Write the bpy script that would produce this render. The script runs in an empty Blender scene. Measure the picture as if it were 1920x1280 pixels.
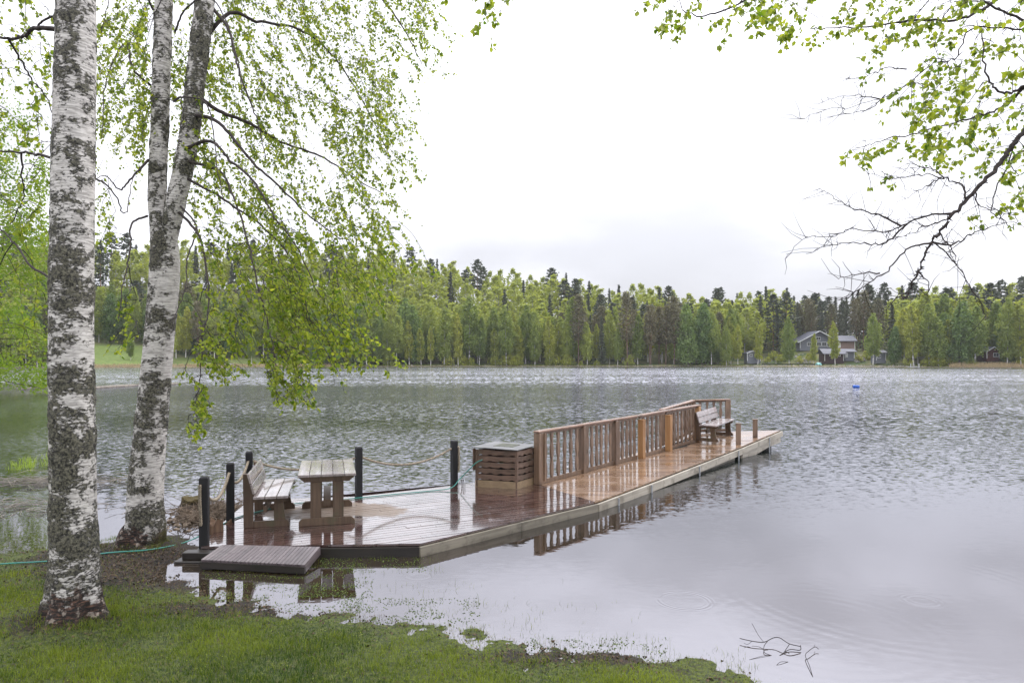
import bpy, math, random
import numpy as np
from mathutils import Vector, Matrix, noise as mn

R = math.radians
rnd = random.Random(7)
rng = np.random.default_rng(11)
scene = bpy.context.scene
COL = scene.collection

# ------------------------------------------------------------------ camera
CH = 2.42                      # eye height above the water
FOC = 1280.0                   # focal length in pixels of the 1920 px wide photograph (24 mm)
HZ = 676.0
cam = bpy.data.cameras.new('camera')
cam.lens = 24; cam.sensor_width = 36; cam.shift_y = 36 / 1920
cam.clip_start = 0.05; cam.clip_end = 3000
co = bpy.data.objects.new('camera', cam); COL.objects.link(co)
co.location = (0, 0, CH); co.rotation_euler = (R(90), 0, 0)
scene.camera = co

def at(px, py, z=0.0):         # point of the horizontal level z
    y = FOC * (CH - z) / (py - HZ)
    return Vector(((px - 960) / FOC * y, y, z))

def atd(px, py, d):            # point at distance d
    return Vector(((px - 960) / FOC * d, d, CH - (py - HZ) / FOC * d))

# ------------------------------------------------------------------ world, sun, exposure
SUN_EL, SUN_ROT = R(52), R(55)
w = bpy.data.worlds.new('World'); scene.world = w; w.use_nodes = True
nt = w.node_tree; N = nt.nodes; L = nt.links
N.clear()
wout = N.new('ShaderNodeOutputWorld'); bg = N.new('ShaderNodeBackground')
sky = N.new('ShaderNodeTexSky'); sky.sky_type = 'NISHITA'; sky.sun_disc = False
sky.sun_elevation = SUN_EL; sky.sun_rotation = SUN_ROT
sky.air_density = 1.0; sky.dust_density = 2.0
tc = N.new('ShaderNodeTexCoord'); sep = N.new('ShaderNodeSeparateXYZ')
L.new(tc.outputs['Generated'], sep.inputs[0])
# overcast layer: brighter towards the zenith (the usual overcast distribution) with soft grey cloud undersides
mr = N.new('ShaderNodeMapRange'); mr.inputs[1].default_value = 0.0; mr.inputs[2].default_value = 1.0
mr.inputs[3].default_value = 6.1; mr.inputs[4].default_value = 24.0
L.new(sep.outputs['Z'], mr.inputs[0])
mp = N.new('ShaderNodeMapping'); mp.inputs['Scale'].default_value = (1.0, 1.0, 2.6)
mp.inputs['Location'].default_value = (0.35, 0.1, 0.2)
L.new(tc.outputs['Generated'], mp.inputs[0])
cn = N.new('ShaderNodeTexNoise'); cn.inputs['Scale'].default_value = 2.3; cn.inputs['Detail'].default_value = 6
cn.inputs['Roughness'].default_value = 0.45
L.new(mp.outputs[0], cn.inputs['Vector'])
cr = N.new('ShaderNodeMapRange'); cr.inputs[1].default_value = 0.38; cr.inputs[2].default_value = 0.66
cr.inputs[3].default_value = 0.70; cr.inputs[4].default_value = 1.15; cr.interpolation_type = 'SMOOTHSTEP'
L.new(cn.outputs[0], cr.inputs[0])
ml = N.new('ShaderNodeMath'); ml.operation = 'MULTIPLY'
L.new(mr.outputs[0], ml.inputs[0]); L.new(cr.outputs[0], ml.inputs[1])
vc = N.new('ShaderNodeVectorMath'); vc.operation = 'SCALE'; vc.inputs[0].default_value = (0.97, 0.975, 1.045)
L.new(ml.outputs[0], vc.inputs['Scale'])
mx = N.new('ShaderNodeMix'); mx.data_type = 'RGBA'; mx.inputs['Factor'].default_value = 0.93
L.new(sky.outputs[0], mx.inputs['A']); L.new(vc.outputs[0], mx.inputs['B'])
L.new(mx.outputs['Result'], bg.inputs['Color']); bg.inputs['Strength'].default_value = 0.1
L.new(bg.outputs[0], wout.inputs[0])

sl = bpy.data.lights.new('sun', 'SUN'); sl.energy = 1.1; sl.angle = R(20); sl.color = (1.0, 0.965, 0.92)
so = bpy.data.objects.new('sun', sl); COL.objects.link(so)
# nishita: rotation measured clockwise from +Y
sd = Vector((math.sin(SUN_ROT) * math.cos(SUN_EL), math.cos(SUN_ROT) * math.cos(SUN_EL), math.sin(SUN_EL)))
so.rotation_euler = sd.to_track_quat('Z', 'Y').to_euler()
so.location = (20, -10, 40)

scene.view_settings.view_transform = 'Standard'
scene.view_settings.look = 'None'
scene.view_settings.exposure = 0.56
scene.view_settings.gamma = 1.0
scene.view_settings.use_curve_mapping = False
scene.cycles.max_bounces = 7
scene.cycles.transparent_max_bounces = 6
scene.cycles.use_denoising = True
scene.cycles.volume_bounces = 0

# ------------------------------------------------------------------ materials
class NT:
    def __init__(s, name):
        s.m = bpy.data.materials.new(name); s.m.use_nodes = True
        s.t = s.m.node_tree; s.t.nodes.clear()
        s.out = s.t.nodes.new('ShaderNodeOutputMaterial')
    def n(s, kind, **kw):
        o = s.t.nodes.new('ShaderNode' + kind)
        for k, v in kw.items():
            if k.startswith('_'): setattr(o, k[1:], v)
            else: o.inputs[k.replace('__', ' ')].default_value = v
        return o
    def l(s, a, b): s.t.links.new(a, b)
    def coord(s, which='Object', scale=(1, 1, 1), rot=(0, 0, 0)):
        c = s.n('TexCoord'); m = s.n('Mapping')
        m.inputs['Scale'].default_value = scale; m.inputs['Rotation'].default_value = rot
        s.l(c.outputs[which], m.inputs[0]); return m.outputs[0]
    def noise(s, vec, scale, detail=4, rough=0.55):
        o = s.n('TexNoise', Scale=scale, Detail=detail, Roughness=rough); s.l(vec, o.inputs['Vector']); return o.outputs[0]
    def rng(s, val, a, b, c=0.0, d=1.0, smooth=True):
        o = s.n('MapRange'); o.inputs[1].default_value = a; o.inputs[2].default_value = b
        o.inputs[3].default_value = c; o.inputs[4].default_value = d
        if smooth: o.interpolation_type = 'SMOOTHSTEP'
        s.l(val, o.inputs[0]); return o.outputs[0]
    def math(s, op, a, b=None):
        o = s.n('Math'); o.operation = op
        for i, v in enumerate((a, b)):
            if v is None: continue
            if isinstance(v, (int, float)): o.inputs[i].default_value = v
            else: s.l(v, o.inputs[i])
        return o.outputs[0]
    def mix(s, f, a, b, mode='MIX'):
        o = s.n('Mix'); o.data_type = 'RGBA'; o.blend_type = mode
        for k, v in (('Factor', f), ('A', a), ('B', b)):
            if isinstance(v, (int, float)): o.inputs[k].default_value = v
            elif isinstance(v, tuple): o.inputs[k].default_value = (*v[:3], 1)
            else: s.l(v, o.inputs[k])
        return o.outputs['Result']
    def attr(s, name):
        o = s.n('Attribute'); o.attribute_name = name; return o
    def bump(s, h, strength=0.5, dist=0.01, normal=None):
        o = s.n('Bump', Strength=strength, Distance=dist); s.l(h, o.inputs['Height'])
        if normal is not None: s.l(normal, o.inputs['Normal'])
        return o.outputs[0]
    def bsdf(s, color, rough=0.7, normal=None, **kw):
        p = s.n('BsdfPrincipled')
        if isinstance(color, tuple): p.inputs['Base Color'].default_value = (*color[:3], 1)
        else: s.l(color, p.inputs['Base Color'])
        if isinstance(rough, (int, float)): p.inputs['Roughness'].default_value = rough
        else: s.l(rough, p.inputs['Roughness'])
        if normal is not None: s.l(normal, p.inputs['Normal'])
        for k, v in kw.items():
            k = k.replace('__', ' ')
            if isinstance(v, (int, float)): p.inputs[k].default_value = v
            else: s.l(v, p.inputs[k])
        s.p = p
        return p.outputs[0]
    def done(s, shader): s.l(shader, s.out.inputs['Surface']); return s.m

def plain(name, col, rough=0.6, var=0.25, scale=6, **kw):
    t = NT(name); v = t.coord()
    n = t.noise(v, scale, 5)
    c = t.mix(t.rng(n, .3, .7), tuple(x * (1 - var) for x in col), tuple(min(1, x * (1 + var)) for x in col))
    return t.done(t.bsdf(c, rough, **kw))

def wood(name, c0, c1, rough=0.55, rot=0.0, along='x', wet=0.0, moss=None, ior=1.45, rnd_amt=0.5, bump=0.35, gl=(0.12, 0.42), dry=None):
    """weathered timber: grain stretched along one axis, a random tone for every board"""
    t = NT(name)
    sc = {'x': (1.2, 22, 22), 'y': (22, 1.2, 22), 'z': (22, 22, 1.2)}[along]
    v0 = t.coord('Object', (1, 1, 1), (0, 0, rot)); m = t.n('Mapping'); m.inputs['Scale'].default_value = sc
    t.l(v0, m.inputs[0]); v = m.outputs[0]
    oi = t.n('ObjectInfo')
    off = t.n('VectorMath'); off.operation = 'ADD'
    cmb = t.n('CombineXYZ'); t.l(t.math('MULTIPLY', oi.outputs['Random'], 57.0), cmb.inputs[0])
    t.l(t.math('MULTIPLY', oi.outputs['Random'], 31.0), cmb.inputs[2])
    t.l(v, off.inputs[0]); t.l(cmb.outputs[0], off.inputs[1]); v = off.outputs[0]
    g = t.noise(v, 1.0, 6, .6)
    big = t.noise(v0, 1.3, 4)
    f = t.math('ADD', t.math('MULTIPLY', t.rng(g, .3, .7), .55), t.math('MULTIPLY', oi.outputs['Random'], rnd_amt))
    f = t.math('SUBTRACT', f, t.math('MULTIPLY', t.rng(big, .35, .65, 0, 1), .18))
    c = t.mix(f, c0, c1)
    if moss:
        c = t.mix(t.rng(t.noise(v0, 3.2, 6, .65), .5, .68, 0, .75), c, moss)
    nb = t.bump(g, bump, .004)
    if dry:
        dv = t.n('VectorMath'); dv.operation = 'SUBTRACT'; t.l(t.coord('Object'), dv.inputs[0]); dv.inputs[1].default_value = (dry[0], dry[1], 0)
        ds = t.n('VectorMath'); ds.operation = 'MULTIPLY'; t.l(dv.outputs[0], ds.inputs[0]); ds.inputs[1].default_value = (dry[2], dry[3], 0)
        dl = t.n('VectorMath'); dl.operation = 'LENGTH'; t.l(ds.outputs[0], dl.inputs[0])
        dm = t.rng(t.math('ADD', dl.outputs['Value'], t.math('MULTIPLY', t.math('SUBTRACT', t.noise(v0, 3, 4), .5), 1.6)), .75, 1.1, 1, 0)
        c = t.mix(dm, c, t.mix(t.noise(v0, 30, 3), (.13, .095, .07), (.26, .20, .15)))
    if wet:
        pud = t.noise(v0, 2.1, 4)
        rg = t.rng(pud, .40, .60, gl[0], gl[1])
        fine = t.noise(v0, 40, 2)
        rg = t.math('ADD', rg, t.math('MULTIPLY', t.rng(fine, .5, .75), .07))
        if dry:
            rg = t.math('ADD', rg, t.math('MULTIPLY', dm, .45)); wet = t.math('MULTIPLY', t.math('SUBTRACT', 1.0, t.math('MULTIPLY', dm, .92)), wet)
        sh = t.bsdf(c, rg, nb, Coat__Weight=wet, Coat__Roughness=.06, Coat__IOR=ior)
    else:
        sh = t.bsdf(c, rough, nb)
    return t.done(sh)

DECK_ANG = R(28)
M = {}
M['deck_red'] = wood('wet_red_deck', (.036, .018, .015), (.100, .054, .045), rot=-DECK_ANG, rnd_amt=.75, dry=(-1.15, -.05, .95, 1.5), wet=1.0, ior=2.1, moss=(.045, .034, .028), gl=(.05, .26))
M['deck_orange'] = wood('wet_orange_deck', (.145, .086, .052), (.31, .20, .125), rot=R(7.4), rnd_amt=.75, wet=.8, ior=1.55, moss=(.13, .072, .045), gl=(.12, .38))
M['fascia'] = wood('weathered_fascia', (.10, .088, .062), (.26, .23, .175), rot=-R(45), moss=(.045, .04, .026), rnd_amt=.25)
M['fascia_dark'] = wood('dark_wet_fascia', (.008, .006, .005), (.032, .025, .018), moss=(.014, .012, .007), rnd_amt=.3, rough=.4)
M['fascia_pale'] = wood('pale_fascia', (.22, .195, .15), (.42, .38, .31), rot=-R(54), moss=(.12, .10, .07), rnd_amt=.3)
M['step'] = wood('grooved_step_board', (.050, .038, .040), (.15, .118, .122), along='y', wet=.5, ior=1.5, gl=(.2, .45))
M['black_post'] = wood('black_stained_post', (.003, .003, .0035), (.013, .012, .014), along='z', rough=.7, rnd_amt=.4)
M['matte_black'] = plain('matte_black', (.008, .008, .008), .85)
M['bench_wood'] = wood('grey_brown_bench_timber', (.060, .036, .022), (.15, .098, .062), along='z', moss=(.07, .068, .035), rnd_amt=.4, rough=.5)
M['bench_slat'] = wood('wet_bench_slat', (.19, .16, .155), (.42, .365, .36), along='y', wet=.8, ior=1.6, moss=(.20, .165, .15), rnd_amt=.4, gl=(.12, .4))
M['rail_wood'] = wood('railing_timber', (.10, .062, .040), (.25, .165, .110), along='z', rnd_amt=.45, moss=(.10, .068, .045), rough=.45)
M['rail_new'] = wood('new_orange_timber', (.26, .13, .050), (.42, .235, .10), along='z', rnd_amt=.3, rough=.45)
M['rail_top'] = wood('wet_handrail', (.20, .11, .072), (.40, .26, .19), rot=-R(51), wet=.4, moss=(.14, .10, .08), rnd_amt=.3, gl=(.2, .45))
M['crate_wood'] = wood('crate_slat', (.060, .036, .024), (.155, .095, .066), moss=(.075, .056, .036), rnd_amt=.5, rough=.5)
M['crate_base'] = wood('crate_base_board', (.19, .13, .075), (.32, .235, .14), rnd_amt=.3, rough=.5)
M['lid'] = plain('wet_lid_sheet', (.10, .10, .10), .3, .3, 3)
M['lid_moss'] = plain('lid_moss', (.055, .06, .035), .6, .5, 14)
M['rope'] = plain('manila_rope', (.27, .225, .165), .85, .3, 30)
M['hose'] = plain('teal_hose', (.035, .23, .19), .3, .15, 6)
M['steel'] = plain('galvanised_steel', (.42, .43, .44), .35, .15, 12, Metallic=.85)
M['white_metal'] = plain('white_enamel', (.62, .64, .66), .35, .1)
M['blue_plastic'] = plain('blue_plastic', (.006, .085, .42), .35, .15)
M['turquoise'] = plain('turquoise_hull', (.20, .50, .50), .35, .12)
M['white_paint'] = plain('white_paint', (.72, .73, .72), .5, .06)
M['grey_wall'] = wood('grey_cladding', (.13, .14, .165), (.20, .21, .24), along='x', rough=.7, rnd_amt=.1)
M['brown_wall'] = wood('brown_cladding', (.19, .13, .11), (.28, .20, .17), along='x', rough=.7, rnd_amt=.1)
M['dark_red_wall'] = wood('dark_red_cladding', (.035, .018, .020), (.075, .035, .036), along='x', rough=.7, rnd_amt=.1)
M['cabin_red'] = wood('cabin_red_boards', (.06, .02, .016), (.12, .042, .033), along='x', rough=.7, rnd_amt=.1)
M['roof_dark'] = plain('dark_felt_roof', (.085, .09, .115), .6, .2, 3)
M['roof_pale'] = plain('pale_grey_roof', (.15, .155, .185), .7, .15, 2)
M['pane'] = plain('window_pane', (.03, .035, .04), .06, .2, 2)
M['pane_pale'] = plain('pale_pane', (.42, .43, .42), .15, .1, 2)  # paler pane tone for the narrow windows
M['stone'] = plain('shore_stone', (.26, .25, .235), .8, .4, 3)
M['stump'] = wood('split_stump', (.075, .040, .022), (.22, .13, .075), along='z', rough=.7, rnd_amt=.2)
M['dead'] = plain('dead_stems', (.16, .12, .085), .8, .5, 14)
M['driftwood'] = plain('driftwood', (.20, .175, .145), .7, .35, 3)
M['twig'] = plain('dark_birch_twig', (.022, .016, .017), .75, .4, 20)
M['limb'] = plain('birch_limb_bark', (.034, .025, .022), .85, .5, 22)
M['straw'] = plain('reed_straw', (.40, .31, .17), .8, .3, 2)

def leaf_mat(name, c0, c1, trans=.5, rough=.42, objvar=.35, tcol=None):
    t = NT(name)
    a = t.attr('tone'); oi = t.n('ObjectInfo')
    f = t.math('ADD', t.math('MULTIPLY', a.outputs['Fac'], 1 - objvar), t.math('MULTIPLY', oi.outputs['Random'], objvar))
    c = t.mix(f, c0, c1)
    p = t.bsdf(c, rough); t.p.inputs['Specular IOR Level'].default_value = .35
    tr = t.n('BsdfTranslucent')
    if tcol is None: t.l(t.mix(.75, c, (.55, .75, .08), 'MIX') if False else t.mix(1.0, c, (1.65, 1.5, .6), 'MULTIPLY'), tr.inputs[0])
    else: t.l(t.mix(1.0, c, tcol, 'MULTIPLY'), tr.inputs[0])
    ms = t.n('MixShader'); ms.inputs[0].default_value = trans
    t.l(p, ms.inputs[1]); t.l(tr.outputs[0], ms.inputs[2])
    return t.done(ms.outputs[0])

M['leaf'] = leaf_mat('birch_leaf', (.080, .158, .020), (.33, .385, .070), .58, objvar=0)
M['leaf_left'] = leaf_mat('lakeside_birch_leaf', (.10, .19, .022), (.22, .31, .04), .5, objvar=0)
M['crown_birch'] = leaf_mat('far_birch_leaf', (.11, .18, .055), (.36, .41, .11), .45, objvar=.6)
M['crown_shore'] = leaf_mat('shore_birch_leaf', (.14, .20, .045), (.43, .45, .10), .45, objvar=.4)
M['crown_green'] = leaf_mat('far_alder_leaf', (.07, .14, .052), (.21, .29, .10), .4, objvar=.5)
M['crown_spruce'] = leaf_mat('spruce_needle', (.048, .066, .045), (.12, .14, .085), .12, objvar=.4)
M['crown_pine'] = leaf_mat('pine_needle', (.085, .09, .050), (.19, .17, .09), .15, objvar=.6)
M['grass'] = leaf_mat('grass_blade', (.028, .066, .010), (.20, .255, .030), .4, .5, objvar=0)
M['dry_grass'] = leaf_mat('dry_grass_blade', (.03, .02, .01), (.22, .17, .08), .3, .6, objvar=0, tcol=(1, 1, .8))

M['litter'] = leaf_mat('dead_leaf', (.010, .006, .004), (.12, .078, .045), .1, .7, objvar=0, tcol=(1, 1, 1))

def trunk_far(name, c0, c1, c2):
    t = NT(name); v = t.coord('Object', (1, 1, .6))
    n = t.noise(v, 1.7, 3); h = t.coord('Object'); s = t.n('SeparateXYZ'); t.l(h, s.inputs[0])
    c = t.mix(t.rng(n, .5, .62), c0, c1)
    c = t.mix(t.rng(s.outputs[2], 3, 12, 0, .7), c, c2)
    return t.done(t.bsdf(c, .8))
M['trunk_birch'] = trunk_far('far_birch_bark', (.60, .58, .55), (.10, .09, .08), (.34, .33, .29))
M['trunk_pine'] = trunk_far('pine_bark', (.13, .085, .065), (.085, .055, .045), (.33, .17, .10))
M['trunk_spruce'] = trunk_far('spruce_bark', (.09, .075, .065), (.06, .05, .04), (.10, .08, .07))

def bark():
    t = NT('birch_bark')
    v = t.coord('Object'); vs = t.coord('Object', (1, 1, 7)); vt = t.coord('Object', (1, 1, 2.2))
    moss = t.attr('moss').outputs['Fac']; base = t.attr('base').outputs['Fac']  # lichen mask, which also carries the painted right-side light
    n1 = t.noise(vs, 9, 5, .6)
    white = t.mix(t.rng(n1, .36, .66), (.60, .57, .54), (.30, .28, .26))
    fl = t.noise(t.coord('Object', (1, 1, 9)), 14, 3)           # thin horizontal lenticels
    white = t.mix(t.rng(fl, .63, .70, 0, .55), white, (.11, .09, .08))
    n2 = t.noise(vt, 24, 8, .72)
    n3 = t.noise(v, 11, 5, .7)
    mf = t.math('ADD', moss, t.math('MULTIPLY', t.math('SUBTRACT', n2, .5), 2.7))
    mf = t.math('ADD', mf, t.math('MULTIPLY', t.math('SUBTRACT', n3, .5), 1.1))
    mk = t.rng(mf, .40, .58)
    lich = t.mix(t.rng(t.noise(v, 38, 5, .75), .40, .62), (.010, .009, .008), (.17, .16, .115))
    lich = t.mix(t.rng(n3, .5, .75, 0, .35), lich, (.17, .165, .14))
    c = t.mix(mk, white, lich)
    red = t.mix(t.rng(t.noise(t.coord('Object', (1, 1, 5)), 13, 5, .7), .46, .66), (.014, .010, .008), (.14, .072, .048))
    red = t.mix(t.rng(t.noise(v, 17, 5), .56, .66), red, (.30, .25, .21))
    bf = t.rng(t.math('ADD', base, t.math('MULTIPLY', t.math('SUBTRACT', n3, .5), .9)), .42, .58)
    c = t.mix(bf, c, red)
    gm = t.attr('green').outputs['Fac']
    gf = t.rng(t.math('ADD', gm, t.math('MULTIPLY', t.math('SUBTRACT', n2, .5), .9)), .45, .6)
    c = t.mix(gf, c, t.mix(t.noise(v, 50, 3), (.012, .010, .005), (.12, .105, .02)))
    hgt = t.math('ADD', t.math('MULTIPLY', mk, t.math('ADD', n2, .3)), t.math('MULTIPLY', n1, .15))
    return t.done(t.bsdf(c, .82, t.bump(hgt, 1.0, .025)))
M['bark'] = bark()

# ------------------------------------------------------------------ mesh helpers
def origin(o):
    v = Vector((0, 0, 0))
    while o is not None: v += o.location; o = o.parent
    return v

def tag(o, label=None, cat=None, group=None, kind=None):
    for k, v in (('label', label), ('category', cat), ('group', group), ('kind', kind)):
        if v: o[k] = v
    return o

def thing(name, label, cat, loc=(0, 0, 0), rz=0, group=None):
    o = bpy.data.objects.new(name, None); COL.objects.link(o)
    o.location = loc; o.rotation_euler = (0, 0, rz); o.empty_display_size = .2
    return tag(o, label, cat, group)

def np_mesh(name, verts, faces, mat, parent=None, attrs=None, smooth=False, loc=None, k=None):
    """faces: (n,k) array or list"""
    me = bpy.data.meshes.new(name)
    verts = np.asarray(verts, np.float32)
    if isinstance(faces, np.ndarray):
        nf, kk = faces.shape
        me.vertices.add(len(verts)); me.vertices.foreach_set('co', verts.ravel())
        me.loops.add(nf * kk); me.loops.foreach_set('vertex_index', faces.astype(np.int32).ravel())
        me.polygons.add(nf); me.polygons.foreach_set('loop_start', np.arange(0, nf * kk, kk, dtype=np.int32))
        me.polygons.foreach_set('loop_total', np.full(nf, kk, np.int32))
        if smooth: me.polygons.foreach_set('use_smooth', np.ones(nf, bool))
        me.update(calc_edges=True)
    else:
        me.from_pydata([tuple(v) for v in verts.tolist()], [], faces); me.update()
        if smooth: me.polygons.foreach_set('use_smooth', np.ones(len(me.polygons), bool))
    for nm, (dom, arr) in (attrs or {}).items():
        a = me.attributes.new(nm, 'FLOAT', dom); a.data.foreach_set('value', np.asarray(arr, np.float32).ravel())
    if mat is not None: me.materials.append(mat)
    o = bpy.data.objects.new(name, me); COL.objects.link(o)
    if parent is not None: o.parent = parent
    if loc is not None: o.location = loc
    return o

class MB:
    def __init__(s): s.v = []; s.f = []
    def add(s, verts, faces):
        b = len(s.v); s.v += [tuple(v) for v in verts]; s.f += [tuple(i + b for i in f) for f in faces]; return s
    def box(s, c, h, rz=0, tilt=None):
        c = Vector(c); m = Matrix.Rotation(rz, 3, 'Z')
        if tilt: m = m @ Matrix.Rotation(tilt[1], 3, tilt[0])
        vs = [c + m @ Vector((sx * h[0], sy * h[1], sz * h[2])) for sx in (-1, 1) for sy in (-1, 1) for sz in (-1, 1)]
        return s.add(vs, [(0, 1, 3, 2), (4, 6, 7, 5), (0, 4, 5, 1), (2, 3, 7, 6), (0, 2, 6, 4), (1, 5, 7, 3)])
    def beam(s, a, b, wd, ht, up=(0, 0, 1)):
        a = Vector(a); b = Vector(b); d = (b - a).normalized(); up = Vector(up)
        x = d.cross(up).normalized(); z = x.cross(d).normalized()
        vs = [p + x * sx * wd / 2 + z * sz * ht / 2 for p in (a, b) for sx, sz in ((-1, -1), (1, -1), (1, 1), (-1, 1))]
        return s.add(vs, [(0, 3, 2, 1), (4, 5, 6, 7), (0, 1, 5, 4), (1, 2, 6, 5), (2, 3, 7, 6), (3, 0, 4, 7)])
    def prism(s, poly, zb, zt):
        """poly: list of (x,y); zb/zt numbers or functions"""
        n = len(poly)
        zt_ = zt if callable(zt) else (lambda x, y: zt); zb_ = zb if callable(zb) else (lambda x, y: zb)
        vs = [(x, y, zb_(x, y)) for x, y in poly] + [(x, y, zt_(x, y)) for x, y in poly]
        return s.add(vs, [tuple(range(n - 1, -1, -1)), tuple(range(n, 2 * n))] + [(i, (i + 1) % n, n + (i + 1) % n, n + i) for i in range(n)])
    def plate(s, poly, fr, n, thick):
        """flat outline poly [(u,v)] in frame fr=(origin,U,V), thickness along n"""
        o, U, V = (Vector(q) for q in fr); n = Vector(n).normalized(); k = len(poly)
        a = [o + U * u + V * v - n * thick / 2 for u, v in poly]; b = [p + n * thick for p in a]
        return s.add(a + b, [tuple(range(k - 1, -1, -1)), tuple(range(k, 2 * k))] + [(i, (i + 1) % k, k + (i + 1) % k, k + i) for i in range(k)])
    def tube(s, pts, rad, n=6, cap=True):
        v, f = tube_np([np.array(pts, float)], [rad], n, cap)
        return s.add(v.tolist(), [tuple(q) for q in f.tolist()])
    def build(s, name, mat, parent=None, world=False, smooth=False, bevel=0):
        v = np.array(s.v, float)
        if world and parent is not None: v = v - np.array(origin(parent))
        o = np_mesh(name, v, s.f, mat, parent, smooth=smooth)
        if bevel:
            b = o.modifiers.new('bevel', 'BEVEL'); b.width = bevel; b.segments = 1; b.limit_method = 'ANGLE'
        return o

def tube_np(paths, radii, n=5, cap=False):
    V = []; F = []; base = 0
    ang = np.arange(n) * 2 * math.pi / n
    ca, sa = np.cos(ang), np.sin(ang)
    for P, r in zip(paths, radii):
        P = np.asarray(P, float); m = len(P)
        if np.isscalar(r): r = np.full(m, r)
        r = np.asarray(r, float)
        T = np.gradient(P, axis=0); T /= (np.linalg.norm(T, axis=1)[:, None] + 1e-9)
        ref = np.array([0.31, 0.17, 0.93]) if abs(T[0][2]) < .9 else np.array([1.0, 0.1, 0])
        X = np.cross(T, ref); X /= (np.linalg.norm(X, axis=1)[:, None] + 1e-9)
        Y = np.cross(T, X)
        ring = P[:, None, :] + r[:, None, None] * (X[:, None, :] * ca[None, :, None] + Y[:, None, :] * sa[None, :, None])
        V.append(ring.reshape(-1, 3))
        i = np.arange(m - 1)[:, None] * n; j = np.arange(n)[None, :]; j2 = (j + 1) % n
        q = np.stack([i + j, i + j2, i + n + j2, i + n + j], -1).reshape(-1, 4) + base
        F.append(q)
        if cap and n in (4, 6, 8):
            for st in (0, (m - 1) * n):
                k = base + st
                for t in range(1, n // 2):
                    F.append(np.array([[k + t - 1 if t > 1 else k, k + t, k + n - 1 - t + 0, k + (n - t) % n if t > 1 else k + n - 1]]))
        base += m * n
    return np.concatenate(V), np.concatenate(F)

def curve(pts, n=12):
    """Catmull-Rom through pts"""
    P = [np.array(p, float) for p in pts]; P = [2 * P[0] - P[1]] + P + [2 * P[-1] - P[-2]]
    out = []
    for i in range(1, len(P) - 2):
        for t in np.linspace(0, 1, n, endpoint=False):
            a, b, c, d = P[i - 1], P[i], P[i + 1], P[i + 2]
            out.append(.5 * ((2 * b) + (-a + c) * t + (2 * a - 5 * b + 4 * c - d) * t * t + (-a + 3 * b - 3 * c + d) * t ** 3))
    out.append(P[-2]); return np.array(out)

def clip_poly(poly, n, c):     # keep n.p >= c
    out = []
    for i in range(len(poly)):
        p, q = poly[i], poly[(i + 1) % len(poly)]
        a = n[0] * p[0] + n[1] * p[1] - c; b = n[0] * q[0] + n[1] * q[1] - c
        if a >= 0: out.append(p)
        if (a >= 0) != (b >= 0):
            t = a / (a - b); out.append((p[0] + t * (q[0] - p[0]), p[1] + t * (q[1] - p[1])))
    return out

def in_poly(x, y, poly):
    c = False; n = len(poly); j = n - 1
    for i in range(n):
        if (poly[i][1] > y) != (poly[j][1] > y) and x < (poly[j][0] - poly[i][0]) * (y - poly[i][1]) / (poly[j][1] - poly[i][1]) + poly[i][0]: c = not c
        j = i
    return c

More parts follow.
